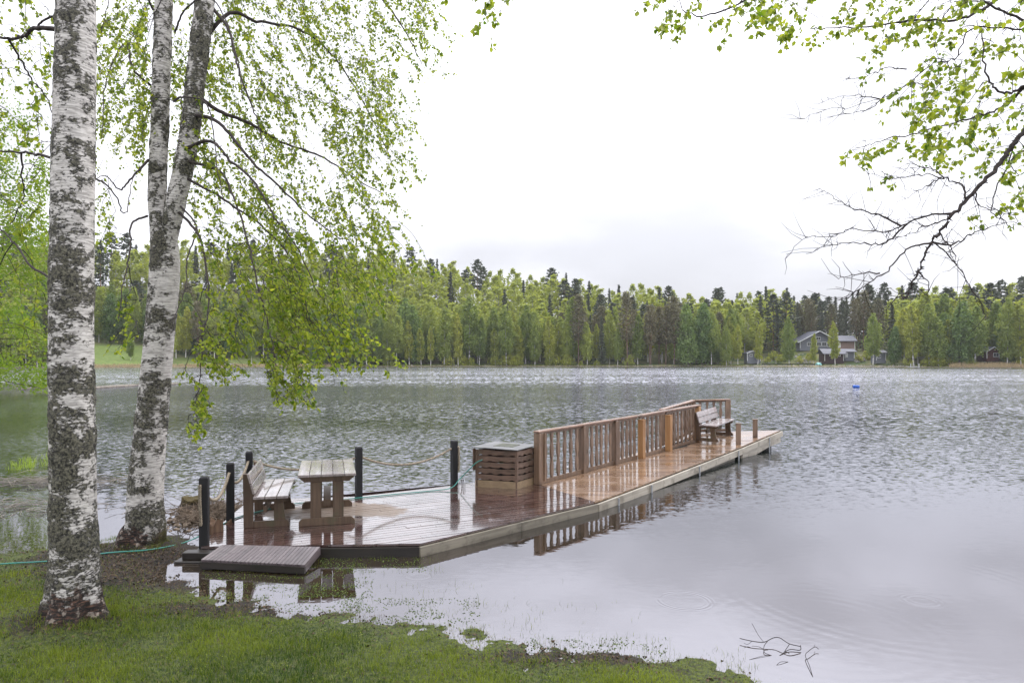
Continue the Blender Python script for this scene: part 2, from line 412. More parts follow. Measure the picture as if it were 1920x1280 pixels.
# ------------------------------------------------------------------ water
def water():
    t = NT('lake_water')
    v = t.coord('Object'); s = t.n('SeparateXYZ'); t.l(v, s.inputs[0]); Y = s.outputs[1]
    warp = t.noise(t.coord('Object', (.02, .06, 1)), 1.0, 3)
    Yw = t.math('ADD', Y, t.math('MULTIPLY', t.math('SUBTRACT', warp, .5), 26))
    far = t.rng(Yw, 55, 85); mid = t.rng(Yw, 6.5, 23); vmid = t.rng(Yw, 19, 34)
    ln = t.noise(t.coord('Object', (.012, .05, 1)), 1.0, 3)
    gust = t.rng(ln, .40, .60, .65, 1.15)
    nearer = t.math('MULTIPLY', mid, t.math('SUBTRACT', 1.0, t.rng(Yw, 15, 29)))
    side = t.rng(t.math('SUBTRACT', s.outputs[0], t.math('MULTIPLY', Y, .32)), -4, 12)
    h = t.math('MULTIPLY', t.noise(t.coord('Object', (6, 9, 1)), 1.0, 2, .5), .0006)
    # rain rings
    vo = t.n('TexVoronoi', Scale=1.15); t.l(t.coord('Object', (1, 1, 0)), vo.inputs['Vector'])
    d = vo.outputs['Distance']; sc = t.n('SeparateColor'); t.l(vo.outputs['Color'], sc.inputs[0])
    rad = t.math('MULTIPLY', sc.outputs[0], .34)
    dd = t.math('SUBTRACT', d, rad)
    env = t.math('POWER', 2.718, t.math('MULTIPLY', t.math('MULTIPLY', dd, dd), -700))
    keep = t.math('GREATER_THAN', sc.outputs[1], .78)
    ring = t.math('MULTIPLY', t.math('MULTIPLY', t.math('SINE', t.math('MULTIPLY', dd, 130)), env), keep)
    h = t.math('ADD', h, t.math('MULTIPLY', ring, .0004))
    # a wide set of rings close to the shore
    for cx, cy, r0, amp in ((2.75, 6.1, .95, .00012), (4.0, 7.2, 1.6, .00012)):
        vx = t.n('VectorMath'); vx.operation = 'DISTANCE'; t.l(v, vx.inputs[0]); vx.inputs[1].default_value = (cx, cy, 0)
        q = t.math('SUBTRACT', vx.outputs['Value'], r0)
        e = t.math('POWER', 2.718, t.math('MULTIPLY', t.math('MULTIPLY', q, q), -14))
        h = t.math('ADD', h, t.math('MULTIPLY', t.math('MULTIPLY', t.math('SINE', t.math('MULTIPLY', q, 42)), e), amp))
    nb = t.bump(h, 1.0, 1.0)
    nb0 = nb
    # wave slopes: a slope field straight from noise, so that far ripples keep their glitter
    def slope(sc, det, amp, rough=.6):
        o = t.n('TexNoise', Scale=1.0, Detail=det, Roughness=rough); t.l(t.coord('Object', sc), o.inputs['Vector'])
        a = t.n('VectorMath'); a.operation = 'SUBTRACT'; a.inputs[1].default_value = (.5, .5, .5); t.l(o.outputs['Color'], a.inputs[0])
        b = t.n('VectorMath'); b.operation = 'MULTIPLY'; b.inputs[1].default_value = (.6, 1, 0); t.l(a.outputs[0], b.inputs[0])
        c = t.n('VectorMath'); c.operation = 'SCALE'; t.l(b.outputs[0], c.inputs[0]); t.l(amp, c.inputs['Scale']); return c.outputs[0]
    parts = [slope((2.2, 1.0, 1), 5, t.math('MULTIPLY', far, t.math('MULTIPLY', gust, 2.2)), .80),
             slope((4.5, 3.4, 1), 5, t.math('MULTIPLY', vmid, t.math('MULTIPLY', gust, t.math('ADD', t.math('MULTIPLY', side, .55), .48))), .72),
             slope((8.0, 10.0, 1), 4, t.math('ADD', t.math('MULTIPLY', mid, .26), t.math('MULTIPLY', nearer, .46)), .7), slope((7, 7, 1), 2, t.math('ADD', t.math('MULTIPLY', mid, .04), .010))]
    for p_ in parts:
        a = t.n('VectorMath'); a.operation = 'ADD'; t.l(nb, a.inputs[0]); t.l(p_, a.inputs[1]); nb = a.outputs[0]
    a = t.n('VectorMath'); a.operation = 'NORMALIZE'; t.l(nb, a.inputs[0]); nb = a.outputs[0]
    col = t.mix(t.rng(Y, 4, 16), (.030, .019, .010), (.010, .014, .010))
    gl = t.n('BsdfGlossy'); gl.inputs[0].default_value = (.92, .925, 1, 1)
    t.l(t.math('ADD', t.math('ADD', t.math('ADD', t.math('MULTIPLY', mid, .04), t.math('MULTIPLY', nearer, .12)), t.math('MULTIPLY', vmid, .07)), t.math('ADD', t.math('MULTIPLY', far, .0), .02)), gl.inputs['Roughness']); t.l(nb, gl.inputs['Normal'])
    df = t.n('BsdfDiffuse'); t.l(col, df.inputs[0])
    fr = t.n('Fresnel', IOR=3.7); t.l(nb0, fr.inputs['Normal'])
    ms = t.n('MixShader'); t.l(fr.outputs[0], ms.inputs[0]); t.l(df.outputs[0], ms.inputs[1]); t.l(gl.outputs[0], ms.inputs[2])
    return t.done(ms.outputs[0])
M['water'] = water()
wv = [(-420, -30, 0), (420, -30, 0), (420, 330, 0), (-420, 330, 0)]
lake = np_mesh('lake_water', wv, [(0, 1, 2, 3)], M['water'])
tag(lake, 'calm grey lake water with raindrop rings and wind ripples', None, None, 'structure')

# ------------------------------------------------------------------ near bank
SH = [(-12, 9.9), (-8.2, 8.9), (-6.4, 8.5), (-5.6, 8.75), (-4.9, 9.05), (-4.35, 8.75), (-4.12, 8.25), (-4.0, 7.75), (-3.4, 7.1), (-2.75, 6.9), (-2.09, 6.6),
      (-1.04, 6.33), (-.28, 6.03), (.12, 5.72), (.5, 5.78), (.84, 5.66), (1.2, 5.38), (1.57, 5.17), (2.1, 4.95), (3, 4.4), (6, 2.5), (14, -3)]
shx = np.array([p[0] for p in SH]); shy = np.array([p[1] for p in SH])
def shore(x): return np.interp(x, shx, shy)
TREE1 = Vector((-3.86, 6.02, 0)); TREE2 = Vector((-4.82, 8.72, 0))
def gz(x, y):
    d = float(shore(x)) - y
    h = (d * .038 if d < .6 else .0228 + (d - .6) * .066) if d > 0 else (d * .045 if d > -.8 else -.036 + (d + .8) * .12)
    h = min(h, .42 + d * .004) if d > 0 else max(h, -.9)
    h += (mn.noise(Vector((x * 1.6, y * 1.6, 0))) * .022 + mn.noise(Vector((x * 5, y * 5, 3))) * .013 + mn.noise(Vector((x * 15, y * 15, 5))) * .008)
    for c, a, s in ((TREE1, .10, .34), (TREE2, .06, .45)):
        q = (x - c.x) ** 2 + (y - c.y) ** 2; h += a * math.exp(-q / (2 * s * s))
    return h
def bank():
    xs = np.concatenate([np.linspace(-14, -6.6, 40), np.arange(-6.5, 4.0, .05), np.linspace(4.05, 14, 40)])
    ys = np.concatenate([np.linspace(-8, 4.4, 30), np.arange(4.45, 10.6, .05)])
    V = [(x, y, gz(x, y)) for y in ys for x in xs]
    nx, ny = len(xs), len(ys)
    i = np.arange(ny - 1)[:, None] * nx + np.arange(nx - 1)[None, :]
    F = np.stack([i, i + 1, i + nx + 1, i + nx], -1).reshape(-1, 4)
    t = NT('wet_soil_and_moss'); v = t.coord('Object')
    n1 = t.noise(v, 2.1, 6, .65); n2 = t.noise(v, 26, 6, .7)
    n3 = t.noise(v, 7, 4, .65)
    soil = t.mix(t.rng(t.math('ADD', t.math('MULTIPLY', n2, .6), t.math('MULTIPLY', n3, .4)), .40, .60), (.003, .0022, .0016), (.040, .025, .016))
    mossc = t.mix(t.rng(n2, .35, .65), (.018, .028, .005), (.10, .125, .018))
    mud = t.attr('mud').outputs['Fac']
    f = t.rng(t.math('SUBTRACT', t.math('ADD', n1, t.math('MULTIPLY', n2, .3)), t.math('MULTIPLY', mud, .6)), .36, .56)
    c = t.mix(f, soil, mossc)
    m = t.done(t.bsdf(c, t.rng(n2, .3, .7, .7, 1.0), t.bump(n2, 1.0, .035)))
    mud = [mudf(x, y) for y in ys for x in xs]
    o = np_mesh('ground', V, F, m, attrs={'mud': ('POINT', mud)}, smooth=True)
    tag(o, 'wet grassy lake bank with moss and muddy patches', None, None, 'structure')
def mudf(x, y):
    d = float(shore(x)) - y
    v = math.exp(-((x + 4.35) ** 2 / .9 + (y - 7.9) ** 2 / .7)) * 1.1
    v += math.exp(-((x + 2.6) ** 2 / .9 + (y - 6.62) ** 2 / .05)) * .8
    v += math.exp(-((x - .5) ** 2 / .5 + (y - 5.55) ** 2 / .03)) * .6
    v += max(0, .5 - abs(d - .05) * 2) * .35 + 1.2 * math.exp(-((x - TREE2.x) ** 2 + (y - TREE2.y) ** 2) / .7)
    v += math.exp(-((x - TREE1.x) ** 2 + (y - TREE1.y) ** 2) / .14) * .8
    return min(1, v)
bank()

# ------------------------------------------------------------------ far shore terrain
PXS = [-250, 180, 500, 960, 1400, 1920, 2200]
DS = [205, 232, 262, 285, 276, 240, 225]
HPX = [-250, 180, 720, 1000, 1270, 1550, 1800, 2200]
HH = [38, 38, 39, 28, 17.5, 15.5, 16, 17]
def pxof(x, y): return 960 + FOC * x / y
def far_z(px, t):
    Hb = np.interp(px, HPX, HH)
    if t < 0: return max(-1.5, t * .15)
    k = min(1, t / 95); s = k * k * (3 - 2 * k)
    h = .35 + Hb * s + min(t, 10) * .05
    q = math.exp(-((px - 1545) / 95) ** 4)           # terrace that carries the houses
    ht = 6.4 * min(1, max(0, (t - 9) / 13)) ** 1.0 + .5
    h = h * (1 - q) + max(h * .8, ht if t < 60 else h) * q
    q = math.exp(-((px - 330) / 230) ** 4)            # open meadow on the left
    ht = 9.0 * min(1, t / 34) + .3
    h = h * (1 - q) + max(h * .6, ht if t < 60 else h) * q
    return h
def far_pt(px, t):
    D = float(np.interp(px, PXS, DS)) + t
    x = (px - 960) / FOC * D
    return Vector((x, D, far_z(px, t)))
def far_terrain():
    pxs = np.arange(-250, 2201, 12.5); ts = [-14, -6, -2, 0, .6, 1.5, 3, 5, 8, 11, 14, 17, 20, 24, 28, 33, 40, 48, 58, 70, 85, 100, 130, 200, 320]
    V = []
    for t_ in ts:
        for p in pxs:
            q = far_pt(p, t_); q.z += mn.noise(Vector((q.x * .13, q.y * .13, 0))) * .5 * (t_ > 1); V.append(tuple(q))
    nx = len(pxs); i = np.arange(len(ts) - 1)[:, None] * nx + np.arange(nx - 1)[None, :]
    F = np.stack([i, i + 1, i + nx + 1, i + nx], -1).reshape(-1, 4)
    t = NT('far_shore_soil'); v = t.coord('Object')
    n = t.noise(v, .16, 5, .6); n2 = t.noise(v, 1.1, 4)
    a = t.mix(t.rng(n, .38, .6), (.045, .075, .02), (.13, .125, .045))
    lawn = t.attr('lawn').outputs['Fac']
    c = t.mix(lawn, a, t.mix(t.rng(n2, .3, .7), (.09, .14, .03), (.16, .21, .045)))
    c = t.mix(t.attr('strand').outputs['Fac'], c, t.mix(t.rng(n2, .4, .6), (.10, .085, .05), (.26, .22, .14)))
    lw = []; st = []
    for t_ in ts:
        for p in pxs:
            a_ = 0.0
            if 120 < p < 310 and 1.2 < t_ < 32: a_ = 1.0
            if 310 <= p < 560 and 1.2 < t_ < 14: a_ = .6
            if 1425 < p < 1535 and 4 < t_ < 10: a_ = 1.0
            lw.append(a_); st.append(1.0 if -1 < t_ < 1.0 else (.5 if t_ < 2 else 0))
    o = np_mesh('far_shore_terrain', V, F, t.done(t.bsdf(c, .9)), attrs={'lawn': ('POINT', lw), 'strand': ('POINT', st)}, smooth=True)
    tag(o, 'forested hillside terrain rising from the far shore', None, None, 'structure')
far_terrain()

# ------------------------------------------------------------------ far trees
def quads_cloud(C, size, tone, up_bias=0.0, r=None, aspect=1.0):
    """one randomly turned quad at every centre C"""
    r = r or rng
    n = len(C)
    a = r.normal(size=(n, 3)); a[:, 2] += up_bias; a /= np.linalg.norm(a, axis=1)[:, None]
    b = r.normal(size=(n, 3)); b = np.cross(a, b); b /= np.linalg.norm(b, axis=1)[:, None] + 1e-9
    c = np.cross(a, b)
    s = (size * r.uniform(.6, 1.35, n))[:, None] / 2
    U = b * s; Vv = c * s * aspect
    P = np.stack([C - U - Vv * .4, C - U * .2 + Vv, C + U + Vv * .3, C + U * .3 - Vv], 1).reshape(-1, 3)
    F = np.arange(4 * n).reshape(n, 4)
    return P, F, np.asarray(tone)

def birch_parts(r, H, W, n, qs, base=.2, slim=1.0):
    """returns trunk (V,F) and crown (V,F,tone)"""
    nc = max(18, int(n / 24)) if n > 1500 else int(n / 15); C = []; tn = []
    bend = r.normal(0, .02, 2)
    for k in range(nc):
        z = base + (1 - base) * r.beta(1.05, 1.15)
        u = (z - base) / (1 - base)
        rad = W * (.55 + .75 * u if u < .35 else .80 * (1 - ((u - .35) / .65) ** 2.0) + .03) * r.uniform(.7, 1.2)
        an = r.uniform(0, 2 * math.pi); rr = rad * math.sqrt(r.uniform(.12, 1))
        cx, cy = math.cos(an) * rr, math.sin(an) * rr
        m = int(n / nc); sg = r.uniform(.25, .5) * W * .27 * (1.0 if u < .75 else .6)
        P = r.normal(size=(m, 3)) * (sg, sg, sg * 1.7) + (cx + bend[0] * H * z, cy + bend[1] * H * z, z * H - sg * .6)
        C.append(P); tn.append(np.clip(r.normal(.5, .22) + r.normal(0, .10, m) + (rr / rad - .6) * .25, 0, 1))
    C = np.concatenate(C); tn = np.concatenate(tn)
    C = C[C[:, 2] < H]; tn = tn[:len(C)]
    crown = quads_cloud(C, qs, tn, r=r, aspect=1.3)
    zs = np.linspace(-.6, .93, 7)
    path = np.stack([bend[0] * H * zs + r.normal(0, .05, 7), bend[1] * H * zs + r.normal(0, .05, 7), zs * H * (zs > 0) + (zs <= 0) * -.8], 1)
    paths = [path]; rads = [np.interp(zs, [-.6, 0, 1], [.24, .20, .03]) * H / 20]
    for k in range(9):
        z = r.uniform(base, .8) * H; an = r.uniform(0, 6.28); ln = W * r.uniform(.4, .8)
        p0 = np.array([bend[0] * z, bend[1] * z, z])
        paths.append(np.array([p0, p0 + [math.cos(an) * ln * .5, math.sin(an) * ln * .5, ln * .6], p0 + [math.cos(an) * ln, math.sin(an) * ln, ln * .8]]))
        rads.append([.06, .035, .012])
    return tube_np(paths, rads, 5), crown

def spruce_parts(r, H, W, n, qs):
    C = []; tn = []; nb = max(30, n // 14); paths = []
    z = .06
    for k in range(nb):
        z = .05 + .95 * (k / nb) ** .92
        rad = W * ((1 - z) ** .85) * r.uniform(.65, 1.15) + .12
        an = k * 2.4 + r.uniform(-.4, .4); m = max(3, int(n / nb * (.5 + 1.1 * (1 - z))))
        s = r.uniform(.05, 1, m)
        P = np.stack([np.cos(an) * rad * s, np.sin(an) * rad * s, z * H - rad * .35 * s + rad * .10 * s * s], 1) + r.normal(0, .13, (m, 3))
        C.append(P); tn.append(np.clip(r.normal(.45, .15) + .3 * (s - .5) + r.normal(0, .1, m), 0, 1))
    C.append(np.stack([np.zeros(8), np.zeros(8), np.linspace(.96, 1.01, 8) * H], 1)); tn.append(np.full(8, .5))
    C = np.concatenate(C); tn = np.concatenate(tn)
    crown = quads_cloud(C, qs, tn, up_bias=1.2, r=r, aspect=.8)
    return tube_np([np.array([[0, 0, -.8], [0, 0, H * .5], [0, 0, H * .98]])], [[.2, .13, .03]], 5), crown

def pine_parts(r, H, W, n, qs, base=.5):
    nc = max(10, n // 30); C = []; tn = []; paths = [np.array([[0, 0, -.8], [.1, 0, H * .4], [0, .1, H * .93]])]; rads = [[.22, .16, .05]]
    for k in range(nc):
        z = base + (1 - base) * (k + r.uniform(0, 1)) / nc
        u = (z - base) / (1 - base)
        rad = W * (1 - u ** 2.2 * .85) * r.uniform(.35, 1.0) * (.55 + .45 * min(1, u * 4)); an = k * 2.39 + r.uniform(-.5, .5)
        c = np.array([math.cos(an) * rad, math.sin(an) * rad, z * H + rad * .15]); m = int(n / nc); sg = r.uniform(.28, .5)
        C.append(r.normal(size=(m, 3)) * (sg * 1.25, sg * 1.25, sg * .6) + c); tn.append(np.clip(r.normal(.5, .25) + r.normal(0, .1, m), 0, 1))
        if k % 2 == 0:
            paths.append(np.array([[0, 0, z * H - .5], c * (.55, .55, 1) - (0, 0, .3), c])); rads.append([.07, .05, .02])
    C = np.concatenate(C); tn = np.concatenate(tn)
    return tube_np(paths, rads, 5), quads_cloud(C, qs, tn, up_bias=.5, r=r)

def mk_variant(kind, seed, n, qs):
    r = np.random.default_rng(seed)
    if kind == 'birch': return birch_parts(r, 20, 3.3 + (seed % 3) * .35, n, qs, base=.16 + .07 * (seed % 3))
    if kind == 'slim': return birch_parts(r, 18, 2.3, n, qs, base=.2)
    if kind == 'alder': return birch_parts(r, 19, 3.9, n, qs, base=.10)
    if kind == 'spruce': return spruce_parts(r, 22, 2.9, n, qs)
    if kind == 'pine': return pine_parts(r, 22, 3.0, n, qs, base=.36)
    if kind == 'bush': return birch_parts(r, 5, 2.4, n, qs, base=.02)
CM = {'birch': 'crown_birch', 'slim': 'crown_shore', 'alder': 'crown_green', 'spruce': 'crown_spruce', 'pine': 'crown_pine', 'bush': 'crown_shore'}
TM = {'birch': 'trunk_birch', 'slim': 'trunk_birch', 'alder': 'trunk_spruce', 'spruce': 'trunk_spruce', 'pine': 'trunk_pine', 'bush': 'trunk_spruce'}
HT = {'birch': 20, 'slim': 18, 'alder': 19, 'spruce': 22, 'pine': 22, 'bush': 5}
NV = {'birch': 4, 'slim': 3, 'alder': 2, 'spruce': 3, 'pine': 3, 'bush': 3}
NQ = {'birch': (6000, .37), 'slim': (4200, .35), 'alder': (6000, .38), 'spruce': (2600, .46), 'pine': (3200, .38), 'bush': (900, .30)}
TREE_NAME = {'birch': 'birch_tree', 'slim': 'birch_tree', 'alder': 'alder_tree', 'spruce': 'spruce_tree', 'pine': 'pine_tree', 'bush': 'shrub'}
TREE_CAT = {'birch': 'tree', 'slim': 'tree', 'alder': 'tree', 'spruce': 'tree', 'pine': 'tree', 'bush': 'shrub'}
VAR = {}; LOW = {}
for k_ in NV:
    for i_ in range(NV[k_]):
        (tv, tf), (cv, cf, ct) = mk_variant(k_, 10 + i_ * 7 + len(k_), *NQ[k_])
        mt = bpy.data.meshes.new('trunk'); mt.from_pydata(tv.tolist(), [], tf.tolist()); mt.materials.append(M[TM[k_]])
        tmp = np_mesh('crown', cv, cf, M[CM[k_]], attrs={'tone': ('FACE', ct)}); mc = tmp.data
        bpy.data.objects.remove(tmp)
        VAR[k_, i_] = (mt, mc)
    if k_ != 'bush': LOW[k_] = mk_variant(k_, 99 + len(k_), 900, NQ[k_][1] * 1.75)

def put_tree(kind, p, scale, label, group=None, wide=1.0, lean=0.0):
    mt, mc = VAR[kind, rnd.randrange(NV[kind])]
    o = thing(TREE_NAME[kind], label, TREE_CAT[kind], p, rnd.uniform(0, 6.28), group)
    o.scale = (scale * wide, scale * wide, scale); o.rotation_euler[0] = lean + rnd.uniform(-.02, .02); o.rotation_euler[1] = rnd.uniform(-.02, .02)
    for nm, me in (('trunk', mt), ('crown', mc)):
        c = bpy.data.objects.new(nm, me); c.parent = o; COL.objects.link(c)
    return o

def zone(px):
    if px < 545: return 0
    if px < 800: return 1
    if px < 1050: return 2
    if px < 1270: return 3
    if px < 1480: return 4
    if px < 1660: return 5
    return 6
ZMIX = {  # kind weights for front rows and for back rows
    0: (dict(birch=3, slim=2, alder=2, pine=1), dict(birch=6, alder=2, spruce=1, pine=1)),
    1: (dict(birch=5, slim=2, alder=4), dict(birch=7, alder=3, spruce=1)),
    2: (dict(birch=5, slim=5, alder=2), dict(birch=8, alder=2, spruce=1)),
    3: (dict(pine=4, slim=3, spruce=1, birch=2), dict(pine=3, spruce=2, birch=3)),
    4: (dict(birch=5, slim=5, alder=2, pine=1), dict(pine=1, birch=5, spruce=1, alder=2)),
    5: (dict(pine=4, birch=1), dict(pine=4, spruce=3, alder=1)),
    6: (dict(birch=5, slim=4, alder=3), dict(pine=1, birch=6, spruce=1, alder=1))}
def pick(d):
    ks = list(d); return rnd.choices(ks, [d[k] for k in ks])[0]
ZL = {0: 'behind the far open meadow', 1: 'just right of the hanging branches',
      2: 'left of the brownish pine stand', 3: 'in the brownish stand mid far shore',
      4: 'between the brownish stand and the grey hut', 5: 'on the slope behind the grey houses',
      6: 'right of the grey far-shore houses'}
KL = {'birch': 'tall light green birch', 'slim': 'slender yellow-green birch', 'alder': 'broad green leafy tree', 'spruce': 'dark pointed spruce', 'pine': 'bare-stemmed dull green pine'}
spots = []
for row, t_ in enumerate([1.8, 6.5, 12, 18.5, 26, 34, 43, 53, 64, 76, 90]):
    step = 5.2 if row < 3 else 5.7
    x = -230.0
    while x < 240:
        x += step * rnd.uniform(.7, 1.35)
        px = 960 + FOC * x / 285.0
        if not -120 < px < 2060: continue
        z_ = zone(px)
        if z_ == 0 and px > 120 and t_ < (28 if px < 300 else 12): continue
        if 1392 < px < 1690 and t_ < (30 if 1480 < px < 1625 else 20): continue
        if t_ < 30 and 1840 < px < 1885 and t_ < 10: continue
        kind = pick(ZMIX[z_][0 if row < 3 else 1])
        if row >= 9 and z_ != 5: kind = pick(dict(spruce=2, pine=1, birch=6))
        tt = t_ + rnd.uniform(-1.5, 2.2)
        sc = rnd.uniform(.82, 1.12) * (1.06 if row > 2 else 1.0)
        if row == 0 and kind in ('birch', 'slim'): sc *= rnd.choice((.7, .85, 1, 1.08))
        if z_ in (1, 2, 4, 6, 3) and row < 3: sc *= rnd.uniform(1.0, 1.32)
        if kind == 'spruce': sc *= rnd.uniform(.78, 1.0)
        spots.append((tt, px, kind, sc, z_, row))
spots.sort(key=lambda s: s[0])
# the largest in view first: front rows everywhere, and the rows right behind the meadow and the houses
def shows(s):
    t_, px = s[0], s[1]
    fr = 30 if (s[4] == 0) else (24 if s[4] == 5 else 0)
    return (t_ - fr) + (400 if not 60 < px < 1960 else 0)
spots.sort(key=shows)
single, mass = spots[:262], spots[262:]
for tt, px, kind, sc, z_, row in single:
    if px < 60 or px > 1960: pass
    lb = KL[kind] + ' ' + ZL[z_] + (', at the waterline' if row == 0 else ', further back')
    put_tree(kind, far_pt(px, tt) - Vector((0, 0, .25)), sc, lb, lb + ', one of several', rnd.uniform(.9, 1.2))
def build_mass(lst, kinds, name, label, mat, tmat):
    VV = []; FF = []; TT = []; b = 0; V2 = []; F2 = []; b2 = 0
    for tt, px, kind, sc, z_, row in lst:
        if kind not in kinds: continue
        (tv, tf), (cv, cf, ct) = LOW[kind]
        p = np.array(far_pt(px, tt)); a = rnd.uniform(0, 6.28); c, s = math.cos(a), math.sin(a)
        Rm = np.array([[c, s, 0], [-s, c, 0], [0, 0, 1]]); w_ = rnd.uniform(1.1, 1.5)
        VV.append((cv * (sc * w_, sc * w_, sc)) @ Rm + p); FF.append(cf + b); b += len(cv)
        TT.append(np.clip(ct * .5 + rnd.uniform(0, .34), 0, 1))
        V2.append((tv * sc) @ Rm + p); F2.append(tf + b2); b2 += len(tv)
    o = np_mesh(name, np.concatenate(VV), np.concatenate(FF), mat, attrs={'tone': ('FACE', np.concatenate(TT))})
    tag(o, label, None, None, 'stuff')
    tr = np_mesh('trunk', np.concatenate(V2), np.concatenate(F2), tmat, o)
    tag(tr, None, None, None, 'stuff')
build_mass(mass, ('birch', 'alder', 'slim'), 'forest', 'mass of light green birches covering the hill behind the far shore', M['crown_birch'], M['trunk_birch'])
build_mass(mass, ('spruce', 'pine'), 'forest', 'mass of dark conifers along the crest of the far hill', M['crown_spruce'], M['trunk_pine'])

# trees one can name beside the houses and on the meadow (px, t, scale, kind, label)
for px, t_, sc, k_, lb in (
    (1421, 3, .92, 'slim', 'young birch whose white stem stands before the small grey hut'),
    (1480, 4, .98, 'birch', 'tall birch standing on the lakeside lawn left of the turquoise boat'),
    (1525, 4.5, .72, 'slim', 'small birch just left of the turquoise boat'),
    (1566, 3.5, .98, 'slim', 'tall birch in front of the long low shed roof'),
    (1637, 3, 1.02, 'birch', 'bright birch beside the little grey cabin with one window'),
    (1676, 3.5, .80, 'alder', 'leafy tree right of the little grey cabin with one window'),
    (472, 2.0, .62, 'birch', 'lone birch with white stem on the meadow shore'),
    (245, 9, .50, 'birch', 'low birch on the green meadow seen between the two near trunks'),
    (318, 4, .70, 'birch', 'meadow birch seen right of the forked near trunk'),
    (395, 14, .75, 'birch', 'meadow birch beside the pale far house'),
    (1862, 13, .95, 'spruce', 'dark spruce behind the small red cabin')):
    put_tree(k_, far_pt(px, t_) - Vector((0, 0, .2)), sc, lb)
# shrubs along the water
for i in range(46):
    px = rnd.choice((rnd.uniform(620, 1390), rnd.uniform(840, 1090), rnd.uniform(1690, 1930)))
    if 1838 < px < 1890: continue
    z_ = 'along the middle of the far waterline' if px < 1400 else 'along the far waterline right of the grey houses'
    put_tree('bush', far_pt(px, rnd.uniform(.6, 2.6)) - Vector((0, 0, .3)), rnd.uniform(.45, 1.15), 'low pale green bush ' + z_, 'low bushes ' + z_, 1.2)
for px, t_, s_ in ((1462, 13, .7), (1475, 14, .8), (1500, 12, .6), (1515, 14, .6), (1610, 13, .6), (1450, 16, .9), (1625, 16, .8), (1440, 13, .55), (1600, 18, .5)):
    put_tree('bush', far_pt(px, t_) - Vector((0, 0, .5)), s_, 'garden bush on the slope around the grey houses', 'garden bushes around the grey houses', 1.3)

# reeds
def strand_grass(name, label, pxa, pxb, n, h0, h1, ta, tb, mat):
    px = rng.uniform(pxa, pxb, n); V = []
    P = np.array([tuple(far_pt(p, t_)) for p, t_ in zip(px, rng.uniform(ta, tb, n))])
    h = rng.uniform(h0, h1, n)[:, None]; wx = rng.uniform(.04, .10, n)[:, None]; lean = rng.normal(0, .12, (n, 2))
    P[:, 2] -= .2
    top = P + np.concatenate([lean * h, h], 1)
    X = np.array([1, 0, 0])
    Vv = np.stack([P - X * wx, P + X * wx, top + X * wx * .3, top - X * wx * .3], 1).reshape(-1, 3)
    o = np_mesh(name, Vv, np.arange(4 * n).reshape(n, 4), mat, attrs={'tone': ('FACE', rng.uniform(0, 1, n))})
    tag(o, label, None, None, 'stuff')
strand_grass('reeds', 'pale dry reeds along the far shore at the right', 1780, 2000, 2600, .8, 1.9, -1.2, 1.5, M['straw'])
strand_grass('reeds', 'pale dry reeds along the far meadow shore', 150, 640, 4000, .5, 1.3, -.8, 1.4, M['straw'])
strand_grass('grass', 'tufted green grass along the middle of the far shore', 600, 1785, 6000, .3, .8, -.2, 2.2, M['grass'])

# stones of the far shore
def stone_bm(mb, c, s):
    vs = []; 
    for z, r_ in ((-.5, .8), (.15, 1.0), (.62, .6)):
        for k in range(6):
            a = k * math.pi / 3 + z; q = s * r_ * rnd.uniform(.75, 1.15); vs.append((c[0] + math.cos(a) * q, c[1] + math.sin(a) * q, c[2] + z * s * .8))
    vs.append((c[0], c[1], c[2] + s * .62))
    f = [(i, (i + 1) % 6, 6 + (i + 1) % 6, 6 + i) for i in range(6)] + [(6 + i, 6 + (i + 1) % 6, 12 + (i + 1) % 6, 12 + i) for i in range(6)] + [(12 + i, 12 + (i + 1) % 6, 18) for i in range(6)]
    mb.add(vs, f)
mb = MB()
for i in range(420):
    px = rnd.uniform(1395, 1700) if i < 300 else rnd.uniform(600, 1780)
    p = far_pt(px, rnd.uniform(-.2, 1.2)); stone_bm(mb, p, rnd.uniform(.15, .5))
for i in range(70):
    p = far_pt(rnd.choice((rnd.uniform(1500, 1520), rnd.uniform(1600, 1622), rnd.uniform(1440, 1520))), rnd.uniform(11, 19)); stone_bm(mb, p, rnd.uniform(.3, .8))
tag(mb.build('shore_stones', M['stone'], smooth=True), 'grey boulders edging the far shore by the houses', None, None, 'stuff')

